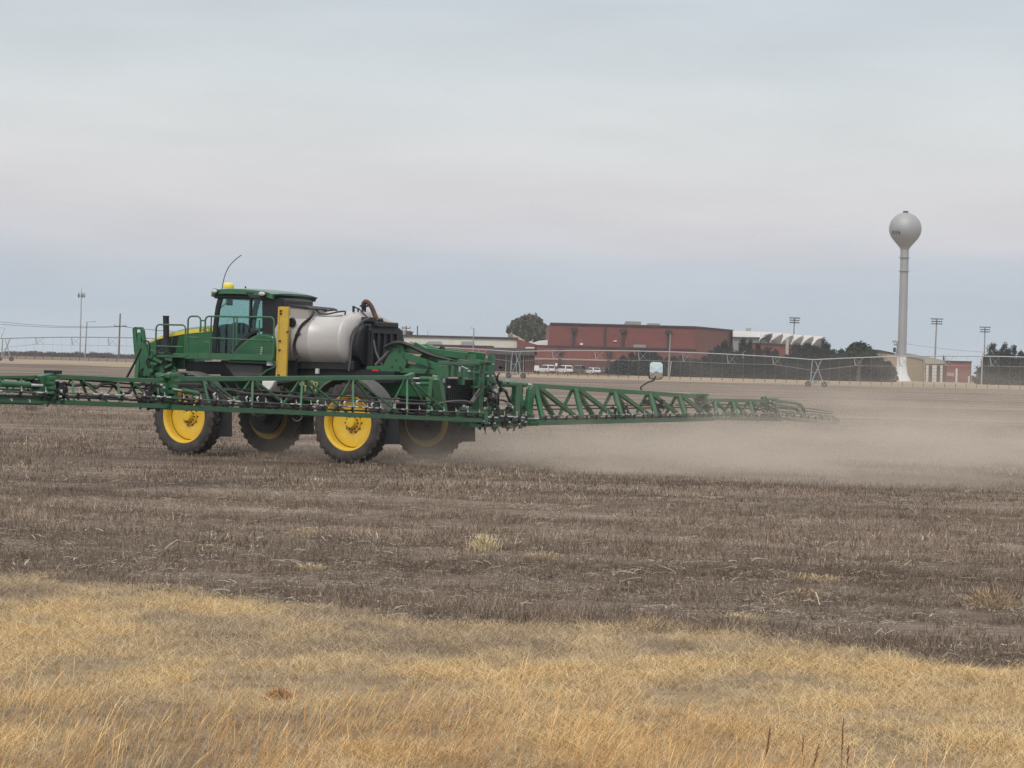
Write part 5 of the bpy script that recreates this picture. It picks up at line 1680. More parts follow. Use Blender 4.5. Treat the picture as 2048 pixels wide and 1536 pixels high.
for q, d_ in ((LP(429, 582.5, .93), 1), (LP(523.5, 587.5, 1.0), 0)):
    MB().sphere(q, .095, 14, 8, (1.0 if not d_ else .8, .35, .55)).build('work_light', LAMPG, sp, smooth=True)
    MB().sphere(q + X(0, -.02, 0), .115, 14, 8, (1.0 if not d_ else .8, .3, .6)).build('light_housing', BLACK, sp, smooth=True)
MB().lathe([(0, .11), (.08, .10), (.125, .07), (.14, .03), (.14, -.03), (0, -.03)], LP(457, 572, .1) + X(0, 0, -.02), 'z', 20).build('satellite_receiver', STRIPE, sp, smooth=True)
MB().curve([LP(443, 585, .8), LP(448, 557, .7), LP(457, 535, .5), LP(470, 520, .4), LP(483, 510, .3)], .011, 6).build('whip_antenna', BLACK, sp)
MB().lathe([(0, .05), (.02, .04), (.02, 0)], LP(491, 574, .3) + X(0, 0, -.03), 'z', 8).build('roof_stud', BLACK, sp)

# ---- green saddle tank
yT = 1.28
pts = [(457, 722), (462, 712), (472, 697), (486, 684), (500, 675), (512, 669), (524, 667), (536, 669), (546, 672), (549, 680), (549, 722)]
MB().prism([LP(u, v, yT) for u, v in pts], (0, -.55, 0)).build('saddle_tank', GREEN, sp, bevel=.05)
lt = MB(); 
for k, s_ in enumerate((.10, .05, .09, .05, .10, .07)):
    q = LP(523.5 - k * .5, 695 + k * 4.2, yT + .004); lt.box(q, (.05, .006, .03)); 
lt.build('vertical_lettering', mat('pale_decal', (.42, .48, .42), .5), sp)
MB().prism([LP(u, v, yT + .05) for u, v in ((455, 720), (556, 724), (556, 729), (455, 725))], (0, -.5, 0)).build('tank_ledge', GREEN, sp, bevel=.01)
MB().lathe([(0, .12), (.09, .12), (.1, -.05), (0, -.05)], LP(541, 727, 1.38), 'z', 12).build('filter_bowl', LAMPG, sp)
MB().box(LP(538, 715, 1.34), (.16, .1, .14)).build('tool_box', BLACK, sp)
MB().curve([LP(549, 722, 1.5), LP(550, 732, 1.5), LP(532, 742, 1.55), LP(520, 752, 1.6)], .016).build('hose_guide', GREEN2, sp)

# ---- product tank
n = 72; TA, TBz, TZ = 1.27, .68, 2.79
def ring(x, k):
    out = []
    for j in range(n):
        t = 2 * math.pi * j / n; c, s_ = math.cos(t), math.sin(t); e_ = 2 / 2.5
        yy = math.copysign(abs(c) ** e_, c); zz = math.copysign(abs(s_) ** e_, s_)
        if zz > 0:      # flatter shoulder facet on the upper half
            lim = 1.0 - .42 * max(0.0, abs(yy) - .18)
            zz = min(zz, lim)
        out.append((x, TA * k * yy, TZ + (TBz if zz < 0 else .72) * k * zz))
    return out


rings = [ring(2.84, .05), ring(2.80, .5), ring(2.70, .82), ring(2.56, .95), ring(2.38, 1.0), ring(1.6, 1.0), ring(1.59, 1.006), ring(1.57, 1.006), ring(1.56, 1.0), ring(.78, 1.0), ring(.76, 1.012), ring(.70, 1.012), ring(.68, 1.0), ring(.60, .9), ring(.56, .6), ring(.55, .05)]
vs = [p for r_ in rings for p in r_]
fs = [(i * n + j, (i + 1) * n + j, (i + 1) * n + (j + 1) % n, i * n + (j + 1) % n) for i in range(len(rings) - 1) for j in range(n)]
tank = MB().add(vs, fs).build('product_tank', STEEL, sp, smooth=True)
tank.data.flip_normals()
MB().prism([X(.45, -.95, 2.12), X(2.3, -.95, 2.12), X(2.3, 1.0, 2.12), X(.45, 1.0, 2.12)], (0, 0, .22)).build('tank_skid', BLACK, sp, bevel=.02)
MB().prism([LP(u, v, 1.02) for u, v in ((579, 613), (617, 618), (617, 640), (606, 648), (580, 650))], (0, -1.1, 0)).build('tank_box', mat('grey_box', (.38, .37, .36), .6, dust=.2), sp, bevel=.02)
MB().prism([LP(u, v, 1.06) for u, v in ((577, 609), (612, 612.5), (619, 617), (578, 613))], (0, -1.2, 0)).build('box_lid', DARK, sp)
a, c = LP(570, 613.5, 1.42), LP(565, 753, 1.42)
MB().beam(c, a, .24, .07, up=(0, 1, 0)).build('sight_gauge', YELLOWB, sp, bevel=.01)
MB().beam(c + X(.15, -.02, 0), a + X(.15, -.02, 0), .05, .1, up=(0, 1, 0)).build('gauge_channel', YELLOWB, sp)
for t in (.06, .1, .36, .49, .62, .98):
    q = a.lerp(c, t) + X(.08 if t != .36 else -.13, .05, 0); MB().box(q, (.05, .03, .035)).build('gauge_clip', BLACK, sp)
b = MB()
b.curve([LP(627, 622, 1.0), LP(621, 634, 1.15), LP(603, 650, 1.22), LP(594, 667, 1.27), LP(587, 690, 1.28), LP(589, 708, 1.28), LP(598, 724, 1.25)], .028)
b.curve([LP(628, 624, 1.0), LP(623, 636, 1.13), LP(606, 652, 1.2), LP(597, 669, 1.27), LP(590, 690, 1.28), LP(593, 712, 1.27)], .014)
b.curve([LP(626, 619, .6), LP(628, 614, .6), LP(631, 618, .6), LP(641, 617, .5), LP(652, 622, .3)], .024)
b.curve([LP(634, 620, .7), LP(640, 627, .75), LP(655, 628, .75), LP(675, 624, .7), LP(690, 623, .7), (LP(689.5, 629, .75))], .022)
b.build('tank_hose', HOSE, tank, smooth=True)
MB().curve([LP(634, 625, .8), LP(640, 631, .85), LP(660, 633, .85), LP(685, 631, .8)], .012).build('tank_wire', GREYP, tank)
for u, v in ((595, 668), (593, 717)):
    MB().box(LP(u, v, 1.3), (.14, .04, .03), (0, .4, 0)).build('hose_clamp', DARK, tank)
MB().lathe([(0, .05), (.09, .05), (.11, .0), (.05, -.03)], LP(667, 620, 0) + X(0, 0, -.03), 'z', 14).build('tank_lid', DARK, tank)
MB().lathe([(0, .03), (.1, .03), (.12, -.02), (0, -.04)], LP(583, 645, 1.25), 'y', 14).build('gauge_valve', BLACK, tank)
MB().box(LP(635, 742, 1.05), (.09, .05, .12)).build('drain_valve', LAMPG, sp)

# ---- black rear module (radiator / rinse tank)
xb0, xb1 = .56, .26
MB().box2((xb1, -.58, 2.1), (xb0, .62, 3.22)).build('rear_module', BLACK, sp, bevel=.04)
ra = [(p[0], p[1] * .80, 2.70 + (p[2] - TZ) * .82) for p in ring(.56, 1.0)]
MB().prism(ra, (-.22, 0, 0)).build('end_shroud', BLACK, sp, smooth=True)
MB().box2((.42, -1.05, 2.5), (.58, -.62, 3.1)).build('side_screen', GREYP, sp, bevel=.01)
MB().box2((xb1 - .08, -.5, 3.14), (xb0 - .0, .5, 3.27)).build('module_cap', BLACK, sp, bevel=.03)
b = MB()
for y in (-.5, -.22, .06, .34, .58):
    b.box2((xb1 - .05, y - .03, 2.2), (xb1 - .003, y + .03, 3.02))
b.box2((xb1 - .06, -.58, 3.0), (xb1 - .004, .62, 3.08)); b.box2((xb1 - .06, -.58, 2.12), (xb1 - .004, .62, 2.2))
b.build('module_frame', DARK, sp)
b = MB()
b.curve([LP(737, 637, .95), LP(722, 645, 1.0), LP(709, 665, 1.02), LP(703, 690, 1.02), LP(701, 715, 1.0), LP(698, 742, .98)], .026); b.build('grey_hose', GREYP, sp, smooth=True)
b = MB(); b.curve([LP(728, 622, .2), LP(727, 608, .2), LP(733, 603, .2), LP(742, 612, .15), LP(749, 628, .1), LP(755, 642, .1)], [.055] * 26, 10)
b.build('fill_hose', RUSTH, sp, smooth=True)
b = MB(); q = LP(728, 612, .2); b.tube([q + X(0, 0, -.16), q + X(0, 0, .08)], .055, 10); b.lathe([(.1, .02), (.1, -.02), (0, -.02)], q, 'z', 12)
b.tube([LP(707, 612, .4), LP(707, 624, .4)], .03); b.tube([LP(708, 614, .4), LP(718, 618, .4), LP(738, 638, .4)], .018); b.tube([LP(716, 618, .4), LP(716, 624, .4)], .02)
b.sphere(LP(762, 641, .1), .06); b.box(LP(738, 639, .5), (.3, .2, .1)); b.sphere(LP(740, 660, .95), .035)
b.build('fill_valve', BLACK, sp, smooth=True)
b = MB(); b.tube([LP(747, 680, .6), LP(752, 705, .6), LP(765, 732, .6)], .022); b.tube([LP(752, 730, .75), LP(770, 712, .8), LP(778, 702, .8)], .045); b.build('lift_hose', GREYP, sp)

# ---- rear lift frame
def gpl(name, pts, y, th, m_=GREEN, bev=.012, par=None):
    return MB().prism([LP(u, v, y) for u, v in pts], (0, -th, 0)).build(name, m_, par or sp, bevel=bev)


RSF = [(732, 733), (766, 731), (775, 712), (786, 700), (776, 697), (779, 690), (804, 693), (809, 706), (813, 727), (806, 744), (733, 744)]
gpl('rear_side_frame', RSF, .8, .08)
for yy in (.76, -.64):
    p_, q_, r_2 = LP(806, 710, .8), LP(905, 745, .8), LP(800, 741, .8)
    MB().beam(X(p_.x, yy, p_.z), X(q_.x, yy, q_.z), .08, .15).build('frame_arm', GREEN2, sp, bevel=.01)
    MB().beam(X(r_2.x, yy, r_2.z), X(q_.x, yy, r_2.z - .02), .08, .11).build('frame_arm', GREEN, sp, bevel=.01)
for u_, v_ in ((792, 720), (799, 703), (800, 735), (784, 734)):
    MB().lathe([(0, .012), (.022, .012), (.026, 0)], LP(u_, v_, .803), 'y', 8).build('frame_bolt', DARK, sp)
ob_ = [LP(u, v, .8) for u, v in RSF]; MB().prism([X(p_.x, -.6, p_.z) for p_ in ob_], (0, -.08, 0)).build('rear_side_frame', GREEN, sp, bevel=.01)
MB().beam(LP(790, 692, .8) + X(0, 0, -.0), LP(790, 692, .8) + X(0, -1.5, 0), .30, .12).build('cross_tube', GREEN, sp, bevel=.02)
MB().box(LP(751, 743, .83), (.17, .02, .075)).build('red_reflector', REDL, sp)
MB().box(LP(740, 744, .815), (.5, .02, .12)).build('reflector_plate', BLACK, sp)
lift = MB()
for y in (.62, -.2):
    lift.beam(LP(805, 697, .7) * 1 + X(0, y - .7, 0), X(-2.35, y, 2.52), .10, .16)
    lift.beam(LP(812, 727, .7) + X(0, y - .7, -.1), X(-2.45, y, 2.12), .12, .2)
lift.beam(X(-.95, .62, 2.75), X(-1.9, .62, 2.35), .09, .14)
lift.build('lift_arm', GREEN, sp, bevel=.012)
b = MB()
for y in (.3, -.3):
    p0 = X(-.7, y, 2.75); p1 = X(-2.2, y, 2.2); b.tube([p0, p0.lerp(p1, .6)], .06, 10)
b.build('lift_cylinder', GREEN2, sp, smooth=True)
b = MB()
for y in (.3, -.3):
    p0 = X(-.7, y, 2.75); p1 = X(-2.2, y, 2.2); b.tube([p0.lerp(p1, .6), p1], .03, 8)
for u0, v0, u1, v1 in ((872, 757, 848, 757), (826, 757, 845, 757), (824, 767, 842, 767)):
    b.tube([LP(u0, v0, .95), LP(u1, v1, .95)], .028, 8)
b.build('cylinder_rod', CHROME, sp, smooth=True)
b = MB(); b.tube([LP(841, 757, .95), LP(874, 758, .95)], .055, 10); b.tube([LP(842, 767, .95), LP(874, 767, .95)], .05, 10); b.build('tilt_cylinder', GREEN2, sp, smooth=True)
b = MB()
b.curve([LP(770, 694, .9), LP(790, 686, .9), LP(812, 688, .9), LP(838, 700, .8), LP(870, 712, .7), LP(905, 720, .6), LP(940, 727, .5), LP(958, 727, .5)], .045, 8)
b.curve([LP(800, 690, .7), LP(830, 694, .7), LP(870, 712, .6), LP(920, 724, .5), LP(950, 728, .45)], .03, 8)
b.curve([LP(876, 712, .6), LP(880, 697, .6), LP(887, 694, .6), LP(886, 712, .6)], .025, 6)
b.curve([LP(855, 720, .8), LP(858, 735, .85), LP(850, 748, .85)], .02, 6)
b.build('boom_supply_hose', HOSE, sp, smooth=True)

# ---- boom centre rack
XB = -3.0
rk = MB()
yl, yr = 1.62, -1.28
def rb_box(u0, v0, u1, v1, x, th, m_=None):
    a = LX(u0, v0, x); c = LX(u1, v1, x); rk.box2((x - th / 2, a.y, a.z), (x + th / 2, c.y, c.z))
for (u0, v0, u1, v1) in ((880, 723, 962, 731), (955, 720, 963, 838), (972, 728, 984, 795), (905, 832, 1065, 842), (1005, 765, 1040, 773), (880, 731, 892, 757), (1028, 770, 1036, 830),
                         (898, 731, 903, 754), (912, 733, 919, 754), (921, 735, 925, 770), (940, 742, 972, 748), (945, 772, 990, 777), (925, 757, 945, 760)):
    rb_box(u0, v0, u1, v1, XB, .12)
for u0, v0, u1, v1, w_ in ((875, 757, 888, 836, .16), (962, 795, 948, 835, .08), (1036, 772, 1042, 828, .14), (985, 780, 1003, 838, .06), (1003, 775, 985, 820, .05), (1010, 780, 1030, 826, .05), (1028, 780, 1012, 826, .05)):
    rk.beam(LX(u0, v0, XB + .05), LX(u1, v1, XB + .05), w_, w_)
for z, ye in ((1.25, -1.1), (1.95, -.5), (2.35, -.25)):
    rk.beam(X(XB + .45, 1.3, z), X(XB + .45, ye, z), .1, .12)
for y in (.62, -.25):
    rk.beam(X(XB + .5, y, 1.2), X(XB + .5, y, 2.55), .14, .12)
rack = rk.build('boom_rack', GREEN2, sp, bevel=.008)
# dark slatted guard
a, c = LX(895, 757, XB + .2), LX(944, 812, XB + .2)
b = MB()
b.box2((XB + .22, a.y, a.z), (XB + .26, c.y, c.z))
for i in range(12):
    y = a.y + (c.y - a.y) * (i + .5) / 12; b.box2((XB + .17, y - .012, c.z), (XB + .21, y + .012, a.z))
for i in range(12):
    z = c.z + (a.z - c.z) * (i + .5) / 12; b.box2((XB + .18, a.y, z - .01), (XB + .2, c.y, z + .01))
b.build('mesh_guard', DARK, rack)
b = MB(); bw = MB()
for k in range(46):
    u = random.gauss(985, 13); v = random.uniform(726, 836)
    q = LX(u, v, XB - random.uniform(.0, .25))
    r_ = random.random()
    if r_ < .55:
        b.curve([q, q + X(random.uniform(-.08, .08), random.uniform(-.12, .12), -.12), q + X(0, random.uniform(-.25, .25), random.uniform(-.3, -.15))], random.uniform(.014, .03), 5, 4)
    elif r_ < .8:
        b.box(q, (.1, random.uniform(.05, .12), random.uniform(.05, .14)))
    else:
        bw.box(q, (.05, random.uniform(.03, .07), random.uniform(.03, .06)))
b.build('valve_hose', HOSE, rack, smooth=True)
for u, v in ((975, 752), (978, 786), (974, 792), (918, 736), (918, 741), (938, 742), (898, 774), (928, 812), (935, 814), (972, 798), (973, 805), (983, 771), (986, 792)):
    bw.box(LX(u, v, XB - .05), (.05, .05, .045))
bw.build('fitting', LAMPG, rack, bevel=.005)
b = MB(); b.tube([LX(960, 780, XB - .1), LX(942, 806, XB - .1)], .05, 10); b.curve([LX(942, 806, XB - .1), LX(930, 802, XB - .1), LX(905, 802, XB - .1), LX(880, 806, XB - .1), LX(868, 810, XB - .1)], .022)
b.build('grey_cylinder', GREYP, rack, smooth=True)
b = MB(); b.curve([LX(975, 795, XB - .12), LX(990, 798, XB - .15), LX(1010, 802, XB - .15), LX(1022, 809, XB - .12)], .022); b.build('rack_hose', HOSE, rack, smooth=True)
b = MB(); b.tube([LX(1011, 803, XB - .14), LX(1023, 811, XB - .14)], .026, 8); b.build('bright_coupling', CHROME, rack)
b = MB()
for u0, v0, du in ((971, 852, .0), (995, 851, .10), (1046, 770, .0)):
    q = LX(u0, v0, XB - .02); b.curve([q, q + X(0, -du * .4, -.09), q + X(0, -du * 1.4, -.18)], .011, 5)
b.build('trailing_hose', HOSE, rack)
# large arm plates at each side of the rack
for pts in ([(866, 757), (880, 757), (888, 800), (890, 838), (858, 838), (862, 800)],):
    MB().prism([LX(u, v, XB + .2) for u, v in pts], (.1, 0, 0)).build('pivot_plate', GREEN, rack, bevel=.01)

# ---- boom wings
def zlerp(p, q, t): return p.lerp(q, t)


DPIPE = mat('dull_pipe', (.10, .10, .105), .5)
nozz = MB(); nozz.box((0, 0, 0), (.05, .035, .05)); nozz.lathe([(.022, 0), (.026, -.03), (.02, -.08), (.008, -.09)], (0, 0, -.01), n=8); nozz.box((-.03, 0, .02), (.04, .02, .02))
nozz_me = nozz.mesh('nozzle'); nozz_me.materials.append(BLACK)
ncap = MB(); ncap.box((-.03, 0, .03), (.03, .03, .03)); ncap.tube([(-.03, 0, .04), (-.03, .02, .1)], .007, 5); cap_me = ncap.mesh('nozzle_clamp'); cap_me.materials.append(LAMPG)


def wing_section(name, tops, bots, ev, label=None, ch=.095, sep=.25, mt=GREEN2, pipe=True, nz_step=.508, br=.05, extra=True):
    """tops / bots: pixel nodes of the upper and lower chord (outer ends included); ev: list of (top px, bottom px) braces"""
    T0_, T1_ = LX(*tops[0], XB), LX(*tops[1], XB); B0, B1 = LX(*bots[0], XB), LX(*bots[1], XB)
    m_ = MB(); m_.beam(T0_, T1_, ch, ch * 1.05)
    for s_ in (-sep, sep):
        m_.beam(B0 + X(s_, 0, 0), B1 + X(s_, 0, 0), ch * .95, ch * 1.1)
    n = max(2, int((B1 - B0).length / 1.2))
    for i in range(n + 1):
        p = B0.lerp(B1, i / n); m_.beam(p + X(-sep, 0, 0), p + X(sep, 0, 0), .05)
    sec_ = m_.build(name, mt, sp, bevel=.008)
    if label:
        sec_['label'] = label
    for (tu, tv), (bu, bv) in ev:
        t = LX(tu, tv, XB); q = LX(bu, bv, XB)
        for s_ in (-sep, sep):
            MB().beam(t + X(s_ * .1, 0, -.02), q + X(s_, 0, .02), br, br * .8).build('brace', mt, sec_)
    if pipe:
        pp = MB(); a = B0 + X(-sep - .08, 0, .16); c = B1 + X(-sep - .08, 0, .16)
        pp.tube([a, c], .012, 6); pp.build('spray_pipe', DPIPE, sec_, smooth=True)
        pq = MB(); pq.tube([B0 + X(-sep - .04, 0, .09), B1 + X(-sep - .04, 0, .09)], .021, 6); pq.tube([B0 + X(0, 0, .40), B1 + X(0, 0, .36)], .019, 6); pq.tube([B0 + X(.05, 0, .30), B1 + X(.05, 0, .30)], .018, 6)
        pq.build('supply_line', HOSE, sec_, smooth=True)
        L_ = (B1 - B0).length; k = int(L_ / nz_step)
        for i in range(k):
            if random.random() < .45:
                a_ = B0.lerp(B1, (i + .15) / k) + X(-sep - .08, 0, .16); c_ = B0.lerp(B1, (i + random.uniform(.5, .95)) / k) + X(-sep - .08, 0, .16)
                MB().tube([a_, c_], .0165, 6).build('bright_tube', CHROME, sec_)
            p = B0.lerp(B1, (i + .5) / k) + X(-sep - .08, 0, .15)
            share('nozzle', nozz_me, sec_, p); share('nozzle_clamp', cap_me, sec_, p)
    return sec_


LS1 = wing_section('boom_section', [(322, 758.5), (812, 755)], [(318, 813.5), (942, 840)],
                   [((418, 760), (471, 818)), ((503, 760), (482, 818)), ((509, 760), (567, 822)), ((602, 759), (580, 822)), ((612, 759), (673, 826)), ((704, 758), (685, 827)),
                    ((712, 758), (783, 831)), ((812, 757), (794, 832)), ((818, 756), (886, 836)), ((404, 760), (398, 815))], 'inner left boom section crossing in front of the wheels', ch=.085, br=.042)
MB().beam(LX(812, 755, XB), LX(826, 750, XB), .1).build('end_bracket', GREEN2, LS1)
b = MB(); b.prism([LX(393, 812, XB - .3), LX(402, 790, XB - .3), LX(405, 812, XB - .3), LX(410, 815, XB - .3), LX(385, 813, XB - .3)], (.04, 0, 0)); b.prism([LX(325, 752, XB - .05), LX(345, 744, XB - .05), LX(368, 748, XB - .05), LX(372, 757, XB - .05), LX(345, 760, XB - .05)], (.08, 0, 0)); b.build('gusset', GREEN2, LS1)
b = MB(); b.curve([LX(350, 768, XB), LX(380, 768, XB), LX(402, 770, XB), LX(425, 782, XB), LX(445, 796, XB)], .03); b.curve([LX(350, 764, XB), LX(400, 766, XB), LX(432, 780, XB), LX(458, 800, XB), LX(485, 806, XB)], .022)
b.curve([LX(440, 782, XB), LX(458, 779, XB), LX(490, 786, XB), LX(560, 791, XB), LX(640, 798, XB), LX(740, 803, XB), LX(850, 808, XB)], .024); b.build('boom_hose', GREYP, LS1, smooth=True)
for u, v in ((396, 803), (430, 795), (494, 802), (516, 803), (636, 810), (690, 812), (715, 810), (745, 815)):
    MB().curve([LX(u, v, XB - .3), LX(u - 2, v - 6, XB - .3), LX(u + 1, v - 9, XB - .3)], .014, 5).build('hook_clip', LAMPG, LS1)
MB().curve([LX(585, 836, XB - .25), LX(592, 842, XB - .25), LX(602, 838, XB - .25), LX(606, 826, XB - .25)], .014, 5).build('drip_hose', GREYP, LS1)
# hinge towers between the left sections
def hinge(u0, v0, u1, v1, name='hinge', n=10, w_=.5, par=None):
    b = MB(); a = LX(u0, v0, XB); c = LX(u1, v1, XB)
    b.beam(a + X(-.12, 0, 0), c + X(-.12, 0, 0), .12, .12); b.beam(a + X(.12, 0, -.04), c + X(.12, 0, 0), .10, .12)
    for i in range(6):
        t = i / 5; p = a.lerp(c, t); b.box(p + X(0, random.uniform(-.07, .07), 0), (.42, random.uniform(.10, .22), .06))
    return b.build(name, GREEN2, par or sp, bevel=.008)


h1 = hinge(332, 750, 338, 806)
b = MB(); b.prism([LX(u, v, XB - .1) for u, v in ((318, 768), (332, 765), (346, 768), (352, 780), (345, 812), (330, 812), (333, 790), (322, 786))], (.12, 0, 0)); b.build('hinge_plate', GREEN2, h1, bevel=.01)
MB().tube([LX(345, 778, XB - .25), LX(366, 782, XB - .25)], .022, 8).build('cylinder_rod', CHROME, h1)
MB().tube([LX(364, 781, XB - .25), LX(395, 787, XB - .25)], .045, 8).build('fold_cylinder', GREEN2, h1, smooth=True)
MB().box(LX(334, 752, XB), (.3, .25, .07), (0, 0, 0)).build('hinge_cap', GREEN2, h1, bevel=.01)
LS2 = wing_section('boom_section', [(92, 752.5), (318, 762)], [(108, 804), (322, 812)],
                   [((143, 758), (130, 804)), ((163, 758), (198, 807)), ((234, 762), (221, 808)), ((263, 762), (297, 810)), ((312, 764), (301, 811)), ((100, 758), (120, 803))], 'middle left boom section with looping hose', ch=.075, sep=.2, br=.038)
b = MB(); b.curve([LX(128, 766, XB), LX(145, 771, XB), (LX(160, 770, XB)), LX(175, 768, XB), LX(190, 776, XB), LX(205, 768, XB), LX(225, 769, XB), LX(240, 784, XB), LX(256, 786, XB), LX(266, 776, XB), LX(285, 768, XB), LX(300, 772, XB)], .028)
b.curve([LX(110, 800, XB), LX(150, 792, XB), LX(240, 795, XB), LX(262, 800, XB), LX(300, 801, XB)], .022); b.build('loop_hose', HOSE, LS2, smooth=True)
def cluster(par, u0, u1, v0, v1, n=18, seed=1):
    rg = random.Random(seed); b = MB(); c = MB()
    for k in range(n):
        q = LX(rg.uniform(u0, u1), rg.uniform(v0, v1), XB - rg.uniform(-.1, .25))
        if rg.random() < .5:
            b.box(q, (.1, rg.uniform(.05, .14), rg.uniform(.05, .12)))
        else:
            b.curve([q, q + X(.0, rg.uniform(-.12, .12), -.08), q + X(0, rg.uniform(-.2, .2), rg.uniform(-.2, .05))], rg.uniform(.012, .024), 5, 4)
        if k % 3 == 0:
            c.box(q + X(-.08, 0, .03), (.03, .04, .03))
    b.build('valve_cluster', BLACK, par); c.build('fitting', LAMPG, par)
cluster(LS2, 108, 130, 764, 800, 20, 4); cluster(LS2, 285, 325, 766, 806, 24, 5); cluster(LS1, 345, 390, 790, 812, 12, 6)
h2 = hinge(88, 756, 96, 804)
b = MB(); b.prism([LX(u, v, XB - .1) for u, v in ((80, 752), (100, 748), (112, 745), (116, 752), (100, 765), (98, 790), (106, 806), (80, 806), (76, 786), (82, 770))], (.14, 0, 0)); b.build('hinge_plate', GREEN2, h2, bevel=.01)
MB().box(LX(106, 744, XB), (.25, .18, .06)).build('hinge_cap', BLACK, h2, bevel=.01)
LS3 = wing_section('boom_section', [(-160, 757), (92, 753)], [(-160, 796), (92, 805)], [((40, 755), (36, 784)), ((5, 756), (4, 784)), ((-60, 757), (-75, 790)), ((-55, 757), (-38, 790))], 'outer left boom section running out of the picture', ch=.05, sep=.14, br=.03)
b = MB(); b.beam(LX(-160, 794, XB - .05), LX(84, 801, XB - .05), .1, .16); b.build('bottom_beam', GREEN2, LS3, bevel=.01)
b = MB(); b.beam(LX(-160, 776, XB + .05), LX(80, 783, XB + .05), .1, .07); b.build('middle_beam', GREEN2, LS3, bevel=.01)
MB().tube([LX(-2, 767, XB - .12), LX(58, 770, XB - .12)], .055, 10).build('fold_cylinder', GREEN2, LS3, smooth=True)
MB().tube([LX(55, 770, XB - .12), LX(84, 771, XB - .12)], .028, 8).build('cylinder_rod', CHROME, LS3, smooth=True)
for k in range(5):
    u = 8 + k * 15; MB().tube([LX(u, 784, XB - .2), LX(u + 7, 789, XB - .2)], .012, 5).build('hook_clip', LAMPG, LS3)
cluster(LS3, 55, 82, 762, 770, 6, 8)
for u, v in ((22, 800), (58, 802)):
    MB().lathe([(0, -.02), (.025, -.02), (.025, .02), (0, .02)], LX(u, v, XB - .15), 'x', 8).build('bolt', LAMPG, LS3)

RS1 = wing_section('boom_section', [(1064, 771), (1402, 793)], [(1050, 845), (1402, 837)],
                   [((1068, 772), (1060, 838)), ((1075, 773), (1132, 838)), ((1148, 776), (1140, 838)), ((1155, 777), (1212, 839)), ((1226, 782), (1220, 838)), ((1232, 782), (1284, 838)),
                    ((1297, 786), (1290, 838)), ((1302, 787), (1345, 838)), ((1355, 790), (1350, 838)), ((1360, 790), (1398, 836))], 'inner right boom section hazed by dust', ch=.10, sep=.33, br=.105)
b = MB(); b.tube([LX(1000, 767, XB), LX(1028, 768, XB)], .08, 10); b.tube([LX(1030, 768, XB), LX(1052, 769, XB)], .06, 10); b.build('fold_cylinder', GREEN2, RS1, smooth=True)
MB().tube([LX(1052, 769, XB), LX(1064, 770, XB)], .03, 8).build('cylinder_rod', CHROME, RS1)
b = MB(); b.prism([LX(u, v, XB - .1) for u, v in ((1060, 778), (1068, 770), (1076, 775), (1068, 800), (1066, 830), (1056, 830), (1057, 800))], (.1, 0, 0)); b.build('hinge_plate', GREEN2, RS1, bevel=.01)
cluster(RS1, 1225, 1260, 808, 828, 12, 9); cluster(RS1, 1290, 1345, 800, 828, 14, 10); cluster(RS1, 1000, 1050, 815, 848, 30, 12)
b = MB()
for u0 in (945, 1000):
    b.tube([LX(u0, 832.5, XB - .15), LX(u0 + 50, 835.5, XB - .15)], .022, 6)
b.tube([LX(1055, 837, XB - .15), LX(1100, 838, XB - .15)], .02, 6)
b.build('spray_pipe', CHROME, rack, smooth=True)
for u in (938, 960, 986, 1010, 1035, 1053):
    q = LX(u, 834, XB - .17); share('nozzle', nozz_me, rack, q); MB().curve([q, q + X(0, .03, .07), q + X(0, .02, .13)], .01, 5).build('hook_clip', LAMPG, rack)
b = MB(); b.box2(LX(942, 840, XB - .1), LX(1060, 851, XB + .15)); b.build('lower_beam', GREEN2, rack, bevel=.01)
b = MB(); b.prism([LX(u, v, XB - .22) for u, v in ((937, 821), (976, 822), (976, 848), (969, 848), (969, 828), (937, 827))], (.05, 0, 0)); b.build('bent_guard', GREEN2, rack, bevel=.005)
cluster(rack, 960, 1050, 842, 852, 26, 13)
h3 = hinge(1400, 789, 1408, 838)
MB().box(LX(1397, 789, XB), (.25, .5, .07)).build('hinge_cap', GREEN2, h3, bevel=.01)
RS2 = wing_section('boom_section', [(1412, 800), (1536, 802)], [(1405, 836), (1545, 839)],
                   [((1428, 802), (1418, 836)), ((1430, 802), (1450, 836)), ((1463, 801), (1458, 836)), ((1465, 801), (1482, 837)), ((1497, 802), (1492, 837)), ((1505, 802), (1530, 838))], 'middle right boom section hazed by dust', ch=.085, sep=.25, br=.085)
MB().tube([LX(1403, 810, XB - .1), LX(1422, 810, XB - .1)], .028, 8).build('cylinder_rod', CHROME, RS2)
b = MB(); b.curve([LX(1470, 803, XB), LX(1477, 809, XB), LX(1488, 810, XB), (LX(1496, 804, XB))], .025); b.build('loop_hose', HOSE, RS2, smooth=True)
cluster(RS2, 1398, 1415, 800, 832, 14, 14); cluster(RS2, 1505, 1545, 806, 834, 20, 15)
h4 = hinge(1540, 798, 1546, 838)
RS3 = wing_section('boom_section', [(1552, 822), (1668, 834)], [(1552, 836), (1665, 847)], [((1580, 826), (1577, 840)), ((1610, 829), (1607, 842)), ((1640, 832), (1637, 845))], 'outer right boom section at the far tip', ch=.07, sep=.14, br=.04)
b = MB(); b.curve([LX(1524, 797, XB), LX(1530, 795, XB), LX(1537, 806, XB)], .05); b.curve([LX(1546, 802, XB), LX(1570, 804, XB), LX(1590, 806, XB), LX(1602, 811, XB), LX(1609, 823, XB)], .055); b.curve([LX(1548, 814, XB), LX(1560, 813, XB), LX(1590, 816, XB), LX(1596, 824, XB)], .045)
b.build('loop_hose', mat('green_hose', (.03, .09, .06), .5), RS3, smooth=True)
MB().box(LX(1675, 841, XB), (.1, .25, .06)).build('tip_guard', GREEN2, RS3)

